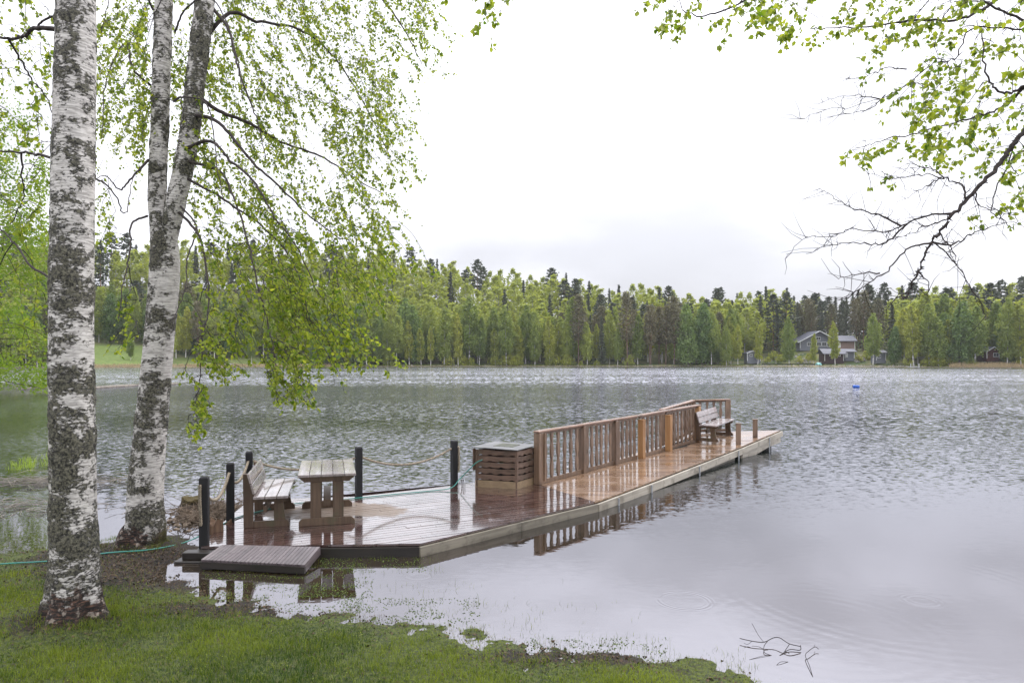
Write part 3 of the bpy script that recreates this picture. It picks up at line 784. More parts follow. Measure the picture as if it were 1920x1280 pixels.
# ------------------------------------------------------------------ far buildings
def hut(name, label, px0, px1, ybase, yeave, yridge, D, depth, wall, roof, win=(), gable=False, over=.35, rooflabel=None, door=None):
    """box house facing the lake; gable=True shows the gable to the lake"""
    xa = (px0 - 960) / FOC * D; xb = (px1 - 960) / FOC * D
    Z = lambda py: CH - (py - HZ) / FOC * D
    z0, z1, z2 = Z(ybase), Z(yeave), Z(yridge)
    cx = (xa + xb) / 2; hw = (xb - xa) / 2; hd = depth / 2
    o = thing(name, label, 'building', (cx, D + hd, z0)); h1 = z1 - z0; h2 = z2 - z0
    m = MB(); m.box((0, 0, h1 / 2 - .6), (hw, hd, h1 / 2 + .6))
    if gable: m.add([(-hw, -hd + .01, h1), (hw, -hd + .01, h1), (0, -hd + .01, h2 - .1), (-hw, hd, h1), (hw, hd, h1), (0, hd, h2 - .1)], [(0, 1, 2), (3, 5, 4)])
    m.build('wall', wall, o)
    if gable:
        for sx in (-1, 1):
            a = Vector((0, 0, h2)); b = Vector((sx * (hw + over), 0, h1 - (h2 - h1) * over / hw))
            q = MB(); q.add([(a.x, -hd - over, a.z), (b.x, -hd - over, b.z), (b.x, hd + over, b.z), (a.x, hd + over, a.z),
                             (a.x, -hd - over, a.z + .22), (b.x, -hd - over, b.z + .22), (b.x, hd + over, b.z + .22), (a.x, hd + over, a.z + .22)],
                            [(0, 1, 2, 3), (4, 7, 6, 5), (0, 4, 5, 1), (1, 5, 6, 2), (2, 6, 7, 3)])
            r_ = q.build('roof', roof, o)
            e = MB(); e.beam((a.x, -hd - over - .06, a.z + .06), (b.x, -hd - over - .06, b.z + .06), .1, .26); e.build('barge_board', M['white_paint'], r_)
    else:
        q = MB(); q.add([(-hw - over, -hd - over, h1), (hw + over, -hd - over, h1), (hw + over, 0, h2), (-hw - over, 0, h2), (-hw - over, hd + over, h1), (hw + over, hd + over, h1),
                         (-hw - over, -hd - over, h1 - .2), (hw + over, -hd - over, h1 - .2), (-hw - over, 0, h2 - .2), (hw + over, 0, h2 - .2)],
                        [(0, 1, 2, 3), (3, 2, 5, 4), (6, 7, 1, 0), (1, 7, 9, 2), (0, 3, 8, 6)])
        q.build('roof', roof, o)
    for (u, v, ww, hh) in win:
        wx = -hw + u * 2 * hw; wz = v * h1
        f = MB().box((wx, -hd - .04, wz), (ww / 2 + .14, .05, hh / 2 + .14)).build('window', M['white_paint'], o)
        MB().box((wx, -hd - .10, wz), (ww / 2, .02, hh / 2)).build('pane', M['pane'] if ww > .6 else M['pane_pale'], f)
        MB().box((wx, -hd - .13, wz), (.05, .01, hh / 2)).build('mullion', M['white_paint'], f)
    for u in (-1, 1):
        MB().box((u * (hw - .08), -hd - .03, h1 / 2 - .1), (.10, .04, h1 / 2)).build('corner_board', M['white_paint'], o)
    if door:
        d_ = MB().box((-hw + door * 2 * hw, -hd - .03, 1.0), (.45, .04, 1.0)).build('door', M['white_paint'], o)
    return o
Dh = 303.0
def near_D(px, t_): return far_pt(px, t_).y
hut('hut', 'small grey hut with one square window at the left end of the house group', 1401, 1426, 676, 662, 657.5, near_D(1413, 5), 4, M['grey_wall'], M['roof_dark'], [(.3, .72, .9, .8)], gable=True)
mh = hut('house', 'wide grey house with broad white gable edges on the slope', 1500, 1568, 652, 639, 621, near_D(1535, 24), 9, M['grey_wall'], M['roof_dark'],
    [(.52, .55, 1.6, 1.6), (.66, .55, 1.6, 1.6), (.8, .5, 1.5, 1.7), (.25, .55, 1.4, 1.2), (.5, 1.35, 1.6, 1.2)], gable=True, over=1.6)
hut('house', 'brown-walled house wing with dark roof right of the wide gable', 1572, 1603, 655, 639, 628.5, near_D(1588, 22), 6, M['brown_wall'], M['roof_dark'], [(.08, .5, .5, 1.6)], over=.8)
hut('shed', 'long low shed with pale grey roof beside the shore', 1546, 1582, 676, 663, 653.5, near_D(1565, 8), 5, M['dark_red_wall'], M['roof_pale'], [(.35, .8, 1.2, .7), (.72, .8, 1.4, .7)], over=.9)
hut('shed', 'open boat shelter with pale roof and white posts', 1584, 1602, 671, 659, 653.5, near_D(1595, 12), 4, M['grey_wall'], M['roof_pale'], [(.2, .5, .5, 1.6)], over=.7)
hut('hut', 'little grey cabin with one white-framed window right of the shelter', 1643, 1661, 675, 661, 656, near_D(1652, 6), 4, M['grey_wall'], M['roof_dark'], [(.3, .5, 1.0, 1.0)], over=.6)
hut('cabin', 'small dark red cabin among the birches at the right', 1850, 1874, 671, 658, 650.5, near_D(1862, 5), 5, M['cabin_red'], M['roof_dark'], [(.72, .45, 1.6, 1.2)], gable=True, over=.7)
hut('house', 'pale-roofed white house above the meadow behind the hanging leaves', 352, 384, 612, 600, 578, near_D(368, 33), 8, M['white_paint'], M['roof_pale'], [(.5, .5, 1.4, 1.2)], over=.6)
hut('cabin', 'reddish cabin half hidden behind the middle shore trees', 1160, 1178, 674, 666, 659, near_D(1169, 12), 4, M['cabin_red'], M['roof_dark'], [(.5, .5, .9, .8)], over=.4)

def boat(label, px, t_, L_, rz, mat, upside=True, name='boat'):
    p = far_pt(px, t_); o = thing(name, label, 'boat', p + Vector((0, 0, .1)), rz)
    V = []; n = 9
    for i in range(n):
        u = i / (n - 1); x = (u - .5) * L_; b = .75 * math.sin(math.pi * (0.12 + .88 * u) ** .8) ** .7 * (1 if u < 1 else 0) + .02
        for k in range(7):
            a = math.pi * k / 6; V.append((x, math.cos(a) * b, math.sin(a) * b * .85))
    F = [(i * 7 + k, (i + 1) * 7 + k, (i + 1) * 7 + k + 1, i * 7 + k + 1) for i in range(n - 1) for k in range(6)] + [tuple(range(6, -1, -1))]
    m = MB(); m.add([(x, y, z if upside else .75 - z) for x, y, z in V], F); m.build('hull', mat, o, smooth=True)
    MB().beam((-L_ / 2, 0, .66 if upside else .05), (L_ / 2 * .9, 0, .66 if upside else .05), .06, .08).build('keel', M['white_paint'], o)
    return o
bt = boat('turquoise rowing boat lying upside down on the far shore', 1536, 2.4, 3.6, R(35), M['turquoise']); bt.scale = (1, 1.4, 1.7)
boat('white rowing boat on the meadow shore behind the hanging leaves', 430, 1.0, 3.6, R(5), M['white_paint'], False)
boat('white rowing boat half hidden by the lowest hanging leaves', 575, 1.0, 3.4, R(-8), M['white_paint'], False)
o = thing('dock', 'small white bathing dock at the right end of the house shore', 'dock', far_pt(1713, -1.0) + Vector((0, 0, .1)))
MB().box((0, 0, .25), (1.7, .9, .07)).build('deck_plate', M['white_paint'], o)
for sx in (-1.5, 1.5): MB().box((sx, -.8, .55), (.07, .07, .9)).build('post', M['white_paint'], o)
o = thing('retaining_wall', 'low dark timber retaining wall below the bright lawn', 'wall', far_pt(1480, 3.4))
for k in range(3):
    MB().beam(far_pt(1428, 3.4) + Vector((0, 0, .15 + k * .24)), far_pt(1546, 3.4) + Vector((0, 0, .15 + k * .24)), .25, .22).build('timber', M['matte_black'], o, world=True)
# blue buoy
p = at(1605, 727, 0)
o = thing('buoy', 'bright blue plastic drum buoy floating far out on the lake', 'buoy', p)
m = MB(); m.tube([(-.28, 0, .12), (-.25, 0, .12), (.25, 0, .12), (.28, 0, .12)], [.11, .14, .14, .11], 8); m.build('drum', M['blue_plastic'], o, smooth=True)
MB().tube([(-.1, 0, .12), (-.06, 0, .12)], .148, 8).build('band', M['blue_plastic'], o); MB().tube([(.06, 0, .12), (.10, 0, .12)], .148, 8).build('band', M['blue_plastic'], o)
# floating log boom
for a, b, lb in (((30, 731), (182, 727), 'brown floating log in front of the overhanging yellow-green tree'), ((178, 728.5), (262, 723), 'pale floating log seen between the two near trunks'), ((300, 722.5), (338, 720.5), 'short dark floating log right of the forked near trunk')):
    A = at(*a); B = at(*b); o = thing('floating_log', lb, 'log', A)
    pts = [A.lerp(B, u) + Vector((0, rnd.uniform(-.2, .2), .07)) for u in np.linspace(0, 1, 7)]
    m = MB(); m.tube(pts, [.10, .15, .16, .15, .14, .13, .08], 6); m.build('stem', M['driftwood'], o, world=True, smooth=True)

# ------------------------------------------------------------------ platform (near deck)
ZA = .15
PA = [(-3.80, 8.34), (-1.13, 8.49), (1.33, 11.0), (.42, 12.62), (-.55, 12.86), (-1.06, 12.47), (-2.55, 11.45), (-4.28, 11.12), (-4.06, 9.6)]
plat = thing('platform', 'wide wet red-brown plank platform at the shore end of the jetty', 'deck', (-1.5, 10.4, 0))
def lay_boards(poly, ang, wd, gap, ztop, th, mat, parent, cut=None, joints=None):
    n = (-math.sin(ang), math.cos(ang)); u = (math.cos(ang), math.sin(ang))
    ds = [n[0] * p[0] + n[1] * p[1] for p in poly]; c = min(ds)
    k = 0
    while c < max(ds):
        q = clip_poly(poly, n, c + gap / 2); q = clip_poly(q, (-n[0], -n[1]), -(c + wd - gap / 2)) if len(q) > 2 else q
        if len(q) > 2:
            pieces = [q]
            if cut:
                us = [u[0] * p[0] + u[1] * p[1] for p in q]; cc = cut[k % len(cut)]
                if min(us) + .4 < cc < max(us) - .4:
                    pieces = [clip_poly(q, (-u[0], -u[1]), -(cc - .002)), clip_poly(q, u, cc + .002)]
            for pc in pieces:
                if len(pc) > 2:
                    dz = rnd.uniform(-.002, .002)
                    f = (lambda x, y, d=dz: ztop(x, y) + d) if callable(ztop) else (lambda x, y, d=dz: ztop + d)
                    m = MB(); m.prism(pc, lambda x, y: f(x, y) - th, f)
                    m.build('deck_board', mat, parent, world=True)
        c += wd; k += 1
lay_boards(PA, DECK_ANG, .118, .014, ZA, .028, M['deck_red'], plat, cut=(2.2, 4.4, 3.1, 5.2, 3.8))
def fascia(a, b, z0, z1, th, mat, parent, name='fascia_board', out=None, lift=(0, 0)):
    a = Vector((a[0], a[1], 0)); b = Vector((b[0], b[1], 0)); d = (b - a).normalized(); n = Vector((d.y, -d.x, 0))
    m = MB(); vs = []
    for p, l_ in ((a, lift[0]), (b, lift[1])):
        for s_, z in ((0, z0), (1, z0), (1, z1), (0, z1)): vs.append(p + n * th * s_ + Vector((0, 0, z + l_)))
    m.add(vs, [(0, 3, 2, 1), (4, 5, 6, 7), (0, 1, 5, 4), (1, 2, 6, 5), (2, 3, 7, 6), (3, 0, 4, 7)])
    return m.build(name, mat, parent, world=True)
ins = .004
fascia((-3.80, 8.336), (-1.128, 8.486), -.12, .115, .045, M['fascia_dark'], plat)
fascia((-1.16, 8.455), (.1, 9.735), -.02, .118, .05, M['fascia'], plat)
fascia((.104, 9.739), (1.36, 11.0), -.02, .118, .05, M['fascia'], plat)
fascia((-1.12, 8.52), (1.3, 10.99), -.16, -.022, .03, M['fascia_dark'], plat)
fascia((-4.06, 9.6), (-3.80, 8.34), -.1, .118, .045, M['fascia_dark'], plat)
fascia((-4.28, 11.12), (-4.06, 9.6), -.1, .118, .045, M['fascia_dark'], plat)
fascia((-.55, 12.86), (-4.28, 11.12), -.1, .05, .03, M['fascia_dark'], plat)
MB().prism([(-3.7, 8.42), (-1.2, 8.6), (1.15, 11.0), (.3, 12.5), (-.5, 12.7), (-1.0, 12.35), (-2.5, 11.35), (-4.1, 11.0), (-3.95, 9.6)], -.2, .10).build('underframe', M['matte_black'], plat, world=True)

# step / ramp board in front
step = thing('step', 'low grooved boarding step lying in front of the platform', 'step', (-2.95, 8.0, 0))
tl, tr_, br, bl = at(417, 1020, .175), at(601, 1024, .175), at(572, 1058, .115), at(377, 1048, .115)
nb_ = 26
for i in range(nb_):
    a, b = i / nb_ + .0022, (i + 1) / nb_ - .0022
    # each board carries two raised ribs between grooves
    m = MB(); cols = []
    for j in range(7):
        u = a + (b - a) * j / 6; hgt = 0 if j in (2, 4) else .0; cols.append((u, -.006 if j % 2 == 1 else 0))
    vs = []
    for u, dz in cols:
        f_, k_ = bl.lerp(br, u), tl.lerp(tr_, u)
        vs += [f_ + Vector((0, 0, dz)), k_ + Vector((0, 0, dz)), k_ - Vector((0, 0, .03)), f_ - Vector((0, 0, .03))]
    fs = [(0, 3, 2, 1), (24, 25, 26, 27)]
    for j in range(6):
        q = j * 4; fs += [(q, q + 1, q + 5, q + 4), (q + 2, q + 3, q + 7, q + 6), (q + 3, q, q + 4, q + 7), (q + 1, q + 2, q + 6, q + 5)]
    m.add(vs, fs); m.build('deck_board', M['step'], step, world=True)
up = Vector((0, 0, .032))
MB().beam(bl - up - Vector((0, 0, .03)), br - up - Vector((0, 0, .03)), .045, .075).build('front_beam', M['fascia_dark'], step, world=True)
MB().beam(br - up - Vector((.02, 0, .028)), tr_ - up - Vector((.02, 0, .03)), .04, .07).build('side_beam', M['step'], step, world=True)
MB().beam(bl - up - Vector((-.02, 0, .03)), tl - up - Vector((-.02, 0, .03)), .04, .07).build('side_beam', M['fascia_dark'], step, world=True)
for u in (.02, .30): 
    q = bl.lerp(br, u); MB().box((q.x + .05, q.y + .03, -.05), (.05, .03, .10)).build('foot', M['fascia_dark'], step, world=True)
beam = thing('sleeper_beam', 'short black sleeper under the nearest rope post', 'beam', (-3.8, 8.33, 0))
MB().beam((-3.96, 8.26, .075), (-3.50, 8.26, .075), .15, .09).build('timber', M['fascia_dark'], beam, world=True, bevel=.008)
MB().beam((-4.03, 8.24, -.02), (-3.3, 8.24, -.02), .22, .1).build('timber', M['fascia_dark'], beam, world=True, bevel=.008)

# ------------------------------------------------------------------ jetty
U2 = Vector((.58, .815, 0)).normalized()
def zs(x, y):
    s = (x - .49) * U2.x + (y - 12.53) * U2.y
    if s < 6.5: return .15 + .13 * max(0, s) / 6.5
    return .28 + .22 * (s - 6.5) / 2.7
PB = [(1.335, 11.0), (5.62, 16.88), (7.43, 18.9), (5.0, 19.12), (3.55, 17.0), (.43, 12.64)]
jet = thing('jetty', 'long narrow orange-brown plank jetty rising towards its far end', 'jetty', (3.0, 14.5, 0))
lay_boards(PB, -R(7.4), .128, .008, zs, .028, M['deck_orange'], jet)
def along(a, b, n):
    return [(a[0] + (b[0] - a[0]) * i / n, a[1] + (b[1] - a[1]) * i / n) for i in range(n + 1)]
pts = along((1.36, 10.985), (5.64, 16.86), 3)
for (a, b) in zip(pts[:-1], pts[1:]):
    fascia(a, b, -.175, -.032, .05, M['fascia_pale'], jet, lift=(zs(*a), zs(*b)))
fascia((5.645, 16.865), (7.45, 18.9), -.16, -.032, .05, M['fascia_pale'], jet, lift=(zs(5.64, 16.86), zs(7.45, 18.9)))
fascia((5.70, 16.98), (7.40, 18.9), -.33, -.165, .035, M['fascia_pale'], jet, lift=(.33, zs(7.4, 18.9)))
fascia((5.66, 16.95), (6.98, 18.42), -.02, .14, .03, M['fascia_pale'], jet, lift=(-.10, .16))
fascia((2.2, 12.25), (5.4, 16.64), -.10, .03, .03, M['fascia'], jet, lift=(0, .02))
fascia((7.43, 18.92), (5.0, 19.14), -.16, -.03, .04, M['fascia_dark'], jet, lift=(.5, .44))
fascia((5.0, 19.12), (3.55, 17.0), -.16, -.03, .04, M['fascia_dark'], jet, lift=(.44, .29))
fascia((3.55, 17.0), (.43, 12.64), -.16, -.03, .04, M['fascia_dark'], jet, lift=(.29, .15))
m = MB(); m.prism([(1.3, 11.3), (5.35, 16.9), (6.9, 18.65), (5.1, 18.9), (3.75, 17.0), (.7, 12.6)], -.15, lambda x, y: zs(x, y) - .04)
m.build('float', M['matte_black'], jet, world=True)  # inset block, made black to stand in for shade below the boards
for px_, zt in ((1222, .18), (1316, .22), (1386, .24), (1443, .40), (1178, .13)):
    t_ = (px_ - 1115) / 270
    base_ = Vector((1.36 + .07, 10.985 - .05, 0)).lerp(Vector((5.71, 16.83, 0)), 0)
    # find the point of the right edge seen at that column
    best = min(np.linspace(0, 1.35, 400), key=lambda q: abs(pxof(*(edge_pt(q))) - px_)) if False else None
def edge_pt(q):
    a, b, c = (1.43, 10.95), (5.70, 16.81), (7.50, 18.86)
    if q < 1: return (a[0] + (b[0] - a[0]) * q, a[1] + (b[1] - a[1]) * q)
    return (b[0] + (c[0] - b[0]) * (q - 1), b[1] + (c[1] - b[1]) * (q - 1))
for px_, ln in ((1222, .28), (1312, .26), (1385, .45), (1443, .62), (1160, .16)):
    q = min(np.linspace(0, 2, 900), key=lambda q: abs(pxof(*edge_pt(q)) - px_)); x, y = edge_pt(q); z = zs(x, y) - .03
    r_ = MB().tube([(x, y, z), (x, y, max(-.2, z - ln))], .016, 6).build('steel_rod', M['steel'], jet, world=True)
for a, b in (((6.55, 18.25), (0, 0)), ((6.95, 18.62), (0, 0))):
    m = MB(); m.box((a[0], a[1], .0), (.09, .09, .36)); m.build('pile', M['fascia_dark'], jet, world=True)

# two short posts standing on the right edge
for px_, py_, top, lb in ((1384.5, 835, 795, 'short brown post on the right edge of the jetty, the nearer of two'), (1416, 819, 787, 'short brown post near the far right corner of the jetty')):
    z = .28 if px_ < 1400 else .40
    p = at(px_, py_, z); h = (py_ - top) / FOC * p.y
    o = thing('mooring_post', lb, 'post', p); 
    m = MB(); m.box((0, 0, h / 2), (.062, .062, h / 2), rz=-R(20)); m.build('shaft', M['rail_wood'], o, bevel=.006)
    MB().box((0, 0, h + .012), (.07, .07, .012), rz=-R(20)).build('cap', M['rail_wood'], o)

# ------------------------------------------------------------------ railing
def baluster_poly(h, wd):
    pts = []; n = 28
    prof = lambda t: wd / 2 * (1 - .44 * (0.5 + .5 * math.cos(t * 2 * math.pi * 2.5)) ** 3 + .10 * math.sin(t * 2 * math.pi * 2))
    for i in range(n + 1): t = i / n; pts.append((prof(t), t * h))
    return pts + [(-x, y) for x, y in reversed(pts)]
def railing(o, posts, tops, nbal, hand, postmat, jetty_z, base_gap=.075, hw=.13):
    """posts: base Vectors; tops: handrail heights above deck"""
    n = len(posts)
    for i in range(n - 1):
        a, b = posts[i], posts[i + 1]; ta, tb = tops[i], tops[i + 1]
        k = nbal[i]; d = (b - a)
        for j in range(1, k + 1):
            u = j / (k + 1) + rnd.uniform(-.008, .008); p = a.lerp(b, u); h = ta + (tb - ta) * u - base_gap - .05
            dn = d.normalized(); nrm = Vector((dn.y, -dn.x, 0))
            m = MB(); m.plate(baluster_poly(h, .074), (p + Vector((0, 0, base_gap)), Vector((dn.x, dn.y, 0)).normalized(), Vector((rnd.uniform(-.008, .008), 0, 1))), nrm, .040)
            m.build('baluster', M['rail_wood'], o, world=True)
        MB().beam(a + Vector((0, 0, base_gap - .035)) + d.normalized() * .06, b + Vector((0, 0, base_gap - .035)) - d.normalized() * .06, .045, .07).build('bottom_rail', M['rail_wood'], o, world=True)
        MB().beam(a + Vector((0, 0, ta - .030)) + d.normalized() * .05, b + Vector((0, 0, tb - .030)) - d.normalized() * .05, .04, .05).build('upper_rail', M['rail_wood'], o, world=True)
    for (a, b) in hand:
        m = MB(); m.beam(a, b, hw, .034); m.build('handrail', M['rail_top'], o, world=True, bevel=.006)
rp0 = Vector((.49, 12.53, zs(.49, 12.53))); rp5 = Vector((4.86, 17.88, zs(4.86, 17.88)))
rail = thing('railing', 'long brown railing with wavy balusters along the left of the jetty', 'railing', rp0)
us = [0]
for px_ in (1092, 1152, 1196, 1247):
    us.append(min(np.linspace(0, 1, 900), key=lambda q: abs(pxof(rp0.x + (rp5.x - rp0.x) * q, rp0.y + (rp5.y - rp0.y) * q) - px_)))
us.append(1)
RP = [rp0.lerp(rp5, u) for u in us]
for p in RP: p.z = zs(p.x, p.y)
RT = [.965, .955, .95, .945, .94, .935]
railing(rail, RP, RT, [6, 6, 5, 5, 7], [(RP[0] + Vector((-.05, -.06, .97)), RP[3] + Vector((0, 0, .955))), (RP[3] + Vector((0.002, 0.003, .957)), RP[5] + Vector((.05, .06, .945)))], None, zs)
rz_ = math.atan2(rp5.y - rp0.y, rp5.x - rp0.x)
for i, p in enumerate(RP):
    fresh = i in (3, 4, 5)
    off = Vector((.075, -.055, 0)) if i in (3, 4) else Vector((0, 0, 0))
    h = RT[i] - (.09 if i in (3, 4) else .02)
    sz = (.055, .075) if i in (1, 2) else (.065, .068)
    m = MB(); m.box(p + off + Vector((0, 0, h / 2)), (sz[0], sz[1], h / 2), rz=rz_); m.build('post', M['rail_new'] if fresh else M['rail_wood'], rail, world=True, bevel=.006)
    if i in (3, 4): MB().box(p + off + Vector((0, 0, h + .01)), (.07, .073, .01), rz=rz_).build('post_cap', M['rail_new'], rail, world=True)
MB().box(RP[0] + Vector((.09, .02, .5)), (.012, .045, .44), rz=rz_).build('post_board', M['rail_wood'], rail, world=True)
# second railing behind and across the end
q0, q1, q2 = Vector((3.72, 17.02, .30)), Vector((5.05, 19.02, .43)), Vector((5.98, 18.98, .455))
rail2 = thing('railing', 'dark railing bending around the bench at the far end of the jetty', 'railing', q0)
railing(rail2, [q0, q1, q2], [.90, .88, .88], [9, 4], [(q0 + Vector((0, 0, .9)), q1 + Vector((.03, .04, .885))), (q1 + Vector((-.03, .0, .888)), q2 + Vector((.08, 0, .888)))], None, zs)
for q in (q0, q1): MB().box(q + Vector((0, 0, .43)), (.055, .055, .43)).build('post', M['rail_wood'], rail2, world=True)
MB().box(q2 + Vector((.02, 0, .43)), (.065, .05, .43)).build('post', M['rail_wood'], rail2, world=True)
# little white metal fittings at the railing foot
for u_, lb in ((.17, 'small white lantern behind the first bay of the railing'), (.93, 'small white lantern behind the last bay of the railing')):
    p = rp0.lerp(rp5, u_) + Vector((-.13, .10, 0)); p.z = zs(p.x, p.y)
    o = thing('fitting', lb, 'fitting', p)
    MB().box((0, 0, .02), (.05, .05, .02)).build('base', M['white_metal'], o)
    for sx in (-1, 1):
        for sy in (-1, 1): MB().box((sx * .035, sy * .035, .08), (.006, .006, .045)).build('bar', M['white_metal'], o)
    MB().box((0, 0, .135), (.055, .055, .012)).build('cap', M['white_metal'], o)

# ------------------------------------------------------------------ benches and table
def side_outline_foot(L_, h):   # low beam with chamfered ends
    c = h * .45
    return [(-L_ / 2, 0), (L_ / 2, 0), (L_ / 2, h - c), (L_ / 2 - c, h), (-L_ / 2 + c, h), (-L_ / 2, h - c)]
def bench(label, loc, rz, dark=1):
    o = thing('bench', label, 'bench', loc, rz)
    SW, Ls = .56, 1.42
    X = Vector((1, 0, 0)); Zv = Vector((0, 0, 1)); Yv = Vector((0, 1, 0))
    for s in (-1, 1):
        y = s * .58
        # rear post, leaning back at the top
        MB().plate([(-.29, 0), (-.165, 0), (-.165, .36), (-.155, .45), (-.235, .735), (-.30, .735)], ((0, y, 0), X, Zv), Yv, .05).build('rear_post', M['bench_wood'], o, bevel=.004)
        MB().plate([(-.164, .0), (.30, .0), (.30, .045), (.27, .085), (-.164, .085)], ((0, y, 0), X, Zv), Yv, .052).build('foot_beam', M['bench_wood'], o, bevel=.004)
        MB().plate([(.10, .086), (.25, .086), (.235, .16), (.225, .34), (.10, .34)], ((0, y, 0), X, Zv), Yv, .048).build('front_leg', M['bench_wood'], o, bevel=.004)
        MB().plate([(-.163, .341), (.26, .341), (.32, .40), (-.163, .40)], ((0, y, 0), X, Zv), Yv, .055).build('seat_beam', M['bench_wood'], o, bevel=.004)
    for i in range(3):
        x = -.085 + i * .152
        MB().box((x, 0, .42), (.071, Ls / 2, .018)).build('seat_slat', M['bench_slat'], o, bevel=.004)
    for i in range(2):
        z = .50 + i * .145 + .04; x = -.163 - (z - .45) * .28 + .025
        MB().box((x, 0, z), (.016, Ls / 2, .068), tilt=('Y', -.27)).build('back_slat', M['bench_slat'], o, bevel=.004)
    MB().beam((-.02, -.555, .24), (-.02, .555, .24), .045, .09).build('stretcher', M['bench_wood'], o)
    return o
bench('dark timber bench with pale wet slats beside the picnic table', (-3.50, 9.90, ZA), R(14))
b2 = bench('timber bench at the far end of the jetty before the bent railing', (5.36, 18.05, .375), -R(36))
b2.rotation_euler[0] = R(2.8)

tb = thing('picnic_table', 'small weathered five-plank table on two twin-legged trestles', 'table', (-2.715, 10.03, ZA), R(15))
for i in range(5):
    x = -.39 + .078 + i * .156
    MB().box((x, 0, .70), (.0745, .70, .018)).build('table_plank', M['bench_slat'], tb, bevel=.004)
X = Vector((1, 0, 0)); Zv = Vector((0, 0, 1)); Yv = Vector((0, 1, 0))
for s in (-1, 1):
    y = s * .585
    MB().plate([(-.30, .60), (.30, .60), (.375, .665), (.375, .68), (-.375, .68), (-.375, .665)], ((0, y, 0), X, Zv), Yv, .05).build('top_beam', M['bench_wood'], tb, bevel=.004)
    MB().plate(side_outline_foot(.75, .105), ((0, y, 0), X, Zv), Yv, .07).build('foot_beam', M['bench_wood'], tb, bevel=.004)
    for sx in (-1, 1): MB().box((sx * .15, y, .352), (.072, .026, .246)).build('leg', M['bench_wood'], tb, bevel=.004)
MB().box((0, 0, .30), (.05, .54, .04)).build('stretcher', M['bench_wood'], tb)

# ------------------------------------------------------------------ rope posts, ropes
def rope_geo(pts, r=.018, turns=22):
    P = curve(pts, 10)
    seg = np.linalg.norm(np.diff(P, axis=0), axis=1); s = np.concatenate([[0], np.cumsum(seg)])
    n = max(8, int(s[-1] / .014)); q = np.linspace(0, s[-1], n)
    P = np.stack([np.interp(q, s, P[:, k]) for k in range(3)], 1)
    T = np.gradient(P, axis=0); T /= np.linalg.norm(T, axis=1)[:, None]
    ref = np.array([0.2, .3, .93]); ref = ref if abs(np.dot(T[n // 2], ref)) < .9 else np.array([1, 0, 0.])
    A = np.cross(T, ref); A /= np.linalg.norm(A, axis=1)[:, None]; B = np.cross(T, A)
    paths = []
    for k in range(3):
        ph = q / .095 * 2 * math.pi + k * 2 * math.pi / 3
        paths.append(P + (A * np.cos(ph)[:, None] + B * np.sin(ph)[:, None]) * r * .55)
    return tube_np(paths, [r * .62] * 3, 6)
def rope(label, pts):
    o = thing('rope', label, 'rope', pts[0]); v, f = rope_geo([tuple(p) for p in pts])
    np_mesh('strand', v - np.array(origin(o)), f, M['rope'], o, smooth=True); return o
PO = [((383, 1025), .12, 893, 'nearest black rope post, standing on the sleeper left of the step'),
      ((432, 978), .15, 867, 'black rope post between the brown stump and the bench'),
      ((467, 948), .15, 846, 'black rope post just behind the bench back'),
      ((672.5, 932), .15, 837, 'black rope post right behind the picnic table'),
      ((851.5, 909), .15, 825, 'black rope post left of the slatted crate')]
PP = []
for i, ((px_, py_), z, top, lb) in enumerate(PO):
    p = at(px_, py_, z); h = (py_ - top) / FOC * p.y; PP.append((p, h))
    o = thing('rope_post', lb, 'post', p, R(12 + 6 * i))
    MB().box((0, 0, h / 2 - .02), (.052, .052, h / 2)).build('shaft', M['black_post'], o, bevel=.004)
    m = MB(); a = .052; m.add([(-a, -a, h - .02), (a, -a, h - .02), (a, a, h - .02), (-a, a, h - .02), (-a * .72, -a * .72, h), (a * .72, -a * .72, h), (a * .72, a * .72, h), (-a * .72, a * .72, h)],
          [(0, 1, 5, 4), (1, 2, 6, 5), (2, 3, 7, 6), (3, 0, 4, 7), (4, 5, 6, 7)]); m.build('post_cap', M['black_post'], o)
def span(i, j, za, zb, sag, label, off=.06):
    a, ha = PP[i]; b, hb = PP[j]; d = (b - a); d.z = 0; d.normalize()
    A = a + Vector((0, 0, za)) + d * off; B = b + Vector((0, 0, zb)) - d * off
    pts = [A.lerp(B, u) - Vector((0, 0, sag * 4 * u * (1 - u))) for u in np.linspace(0, 1, 9)]
    return rope(label, pts)
span(0, 1, .64, .70, .20, 'sagging rope between the two nearest black posts')
span(1, 2, .56, .70, .13, 'short rope rising behind the bench back')
span(2, 3, .70, .66, .17, 'rope hanging behind the bench and picnic table')
span(3, 4, .66, .67, .20, 'long sagging rope from the table post to the crate post')
a, h = PP[0]; rope('rope end hanging down the front of the nearest black post', [a + Vector((-.02, -.075, .78)), a + Vector((-.02, -.078, .6)), a + Vector((-.012, -.075, .4)), a + Vector((-.01, -.07, .28))])
a, h = PP[4]; rope('rope end hanging beside the crate post', [a + Vector((.06, 0, .70)), a + Vector((.085, -.01, .68)), a + Vector((.09, -.01, .5)), a + Vector((.085, -.01, .26))])

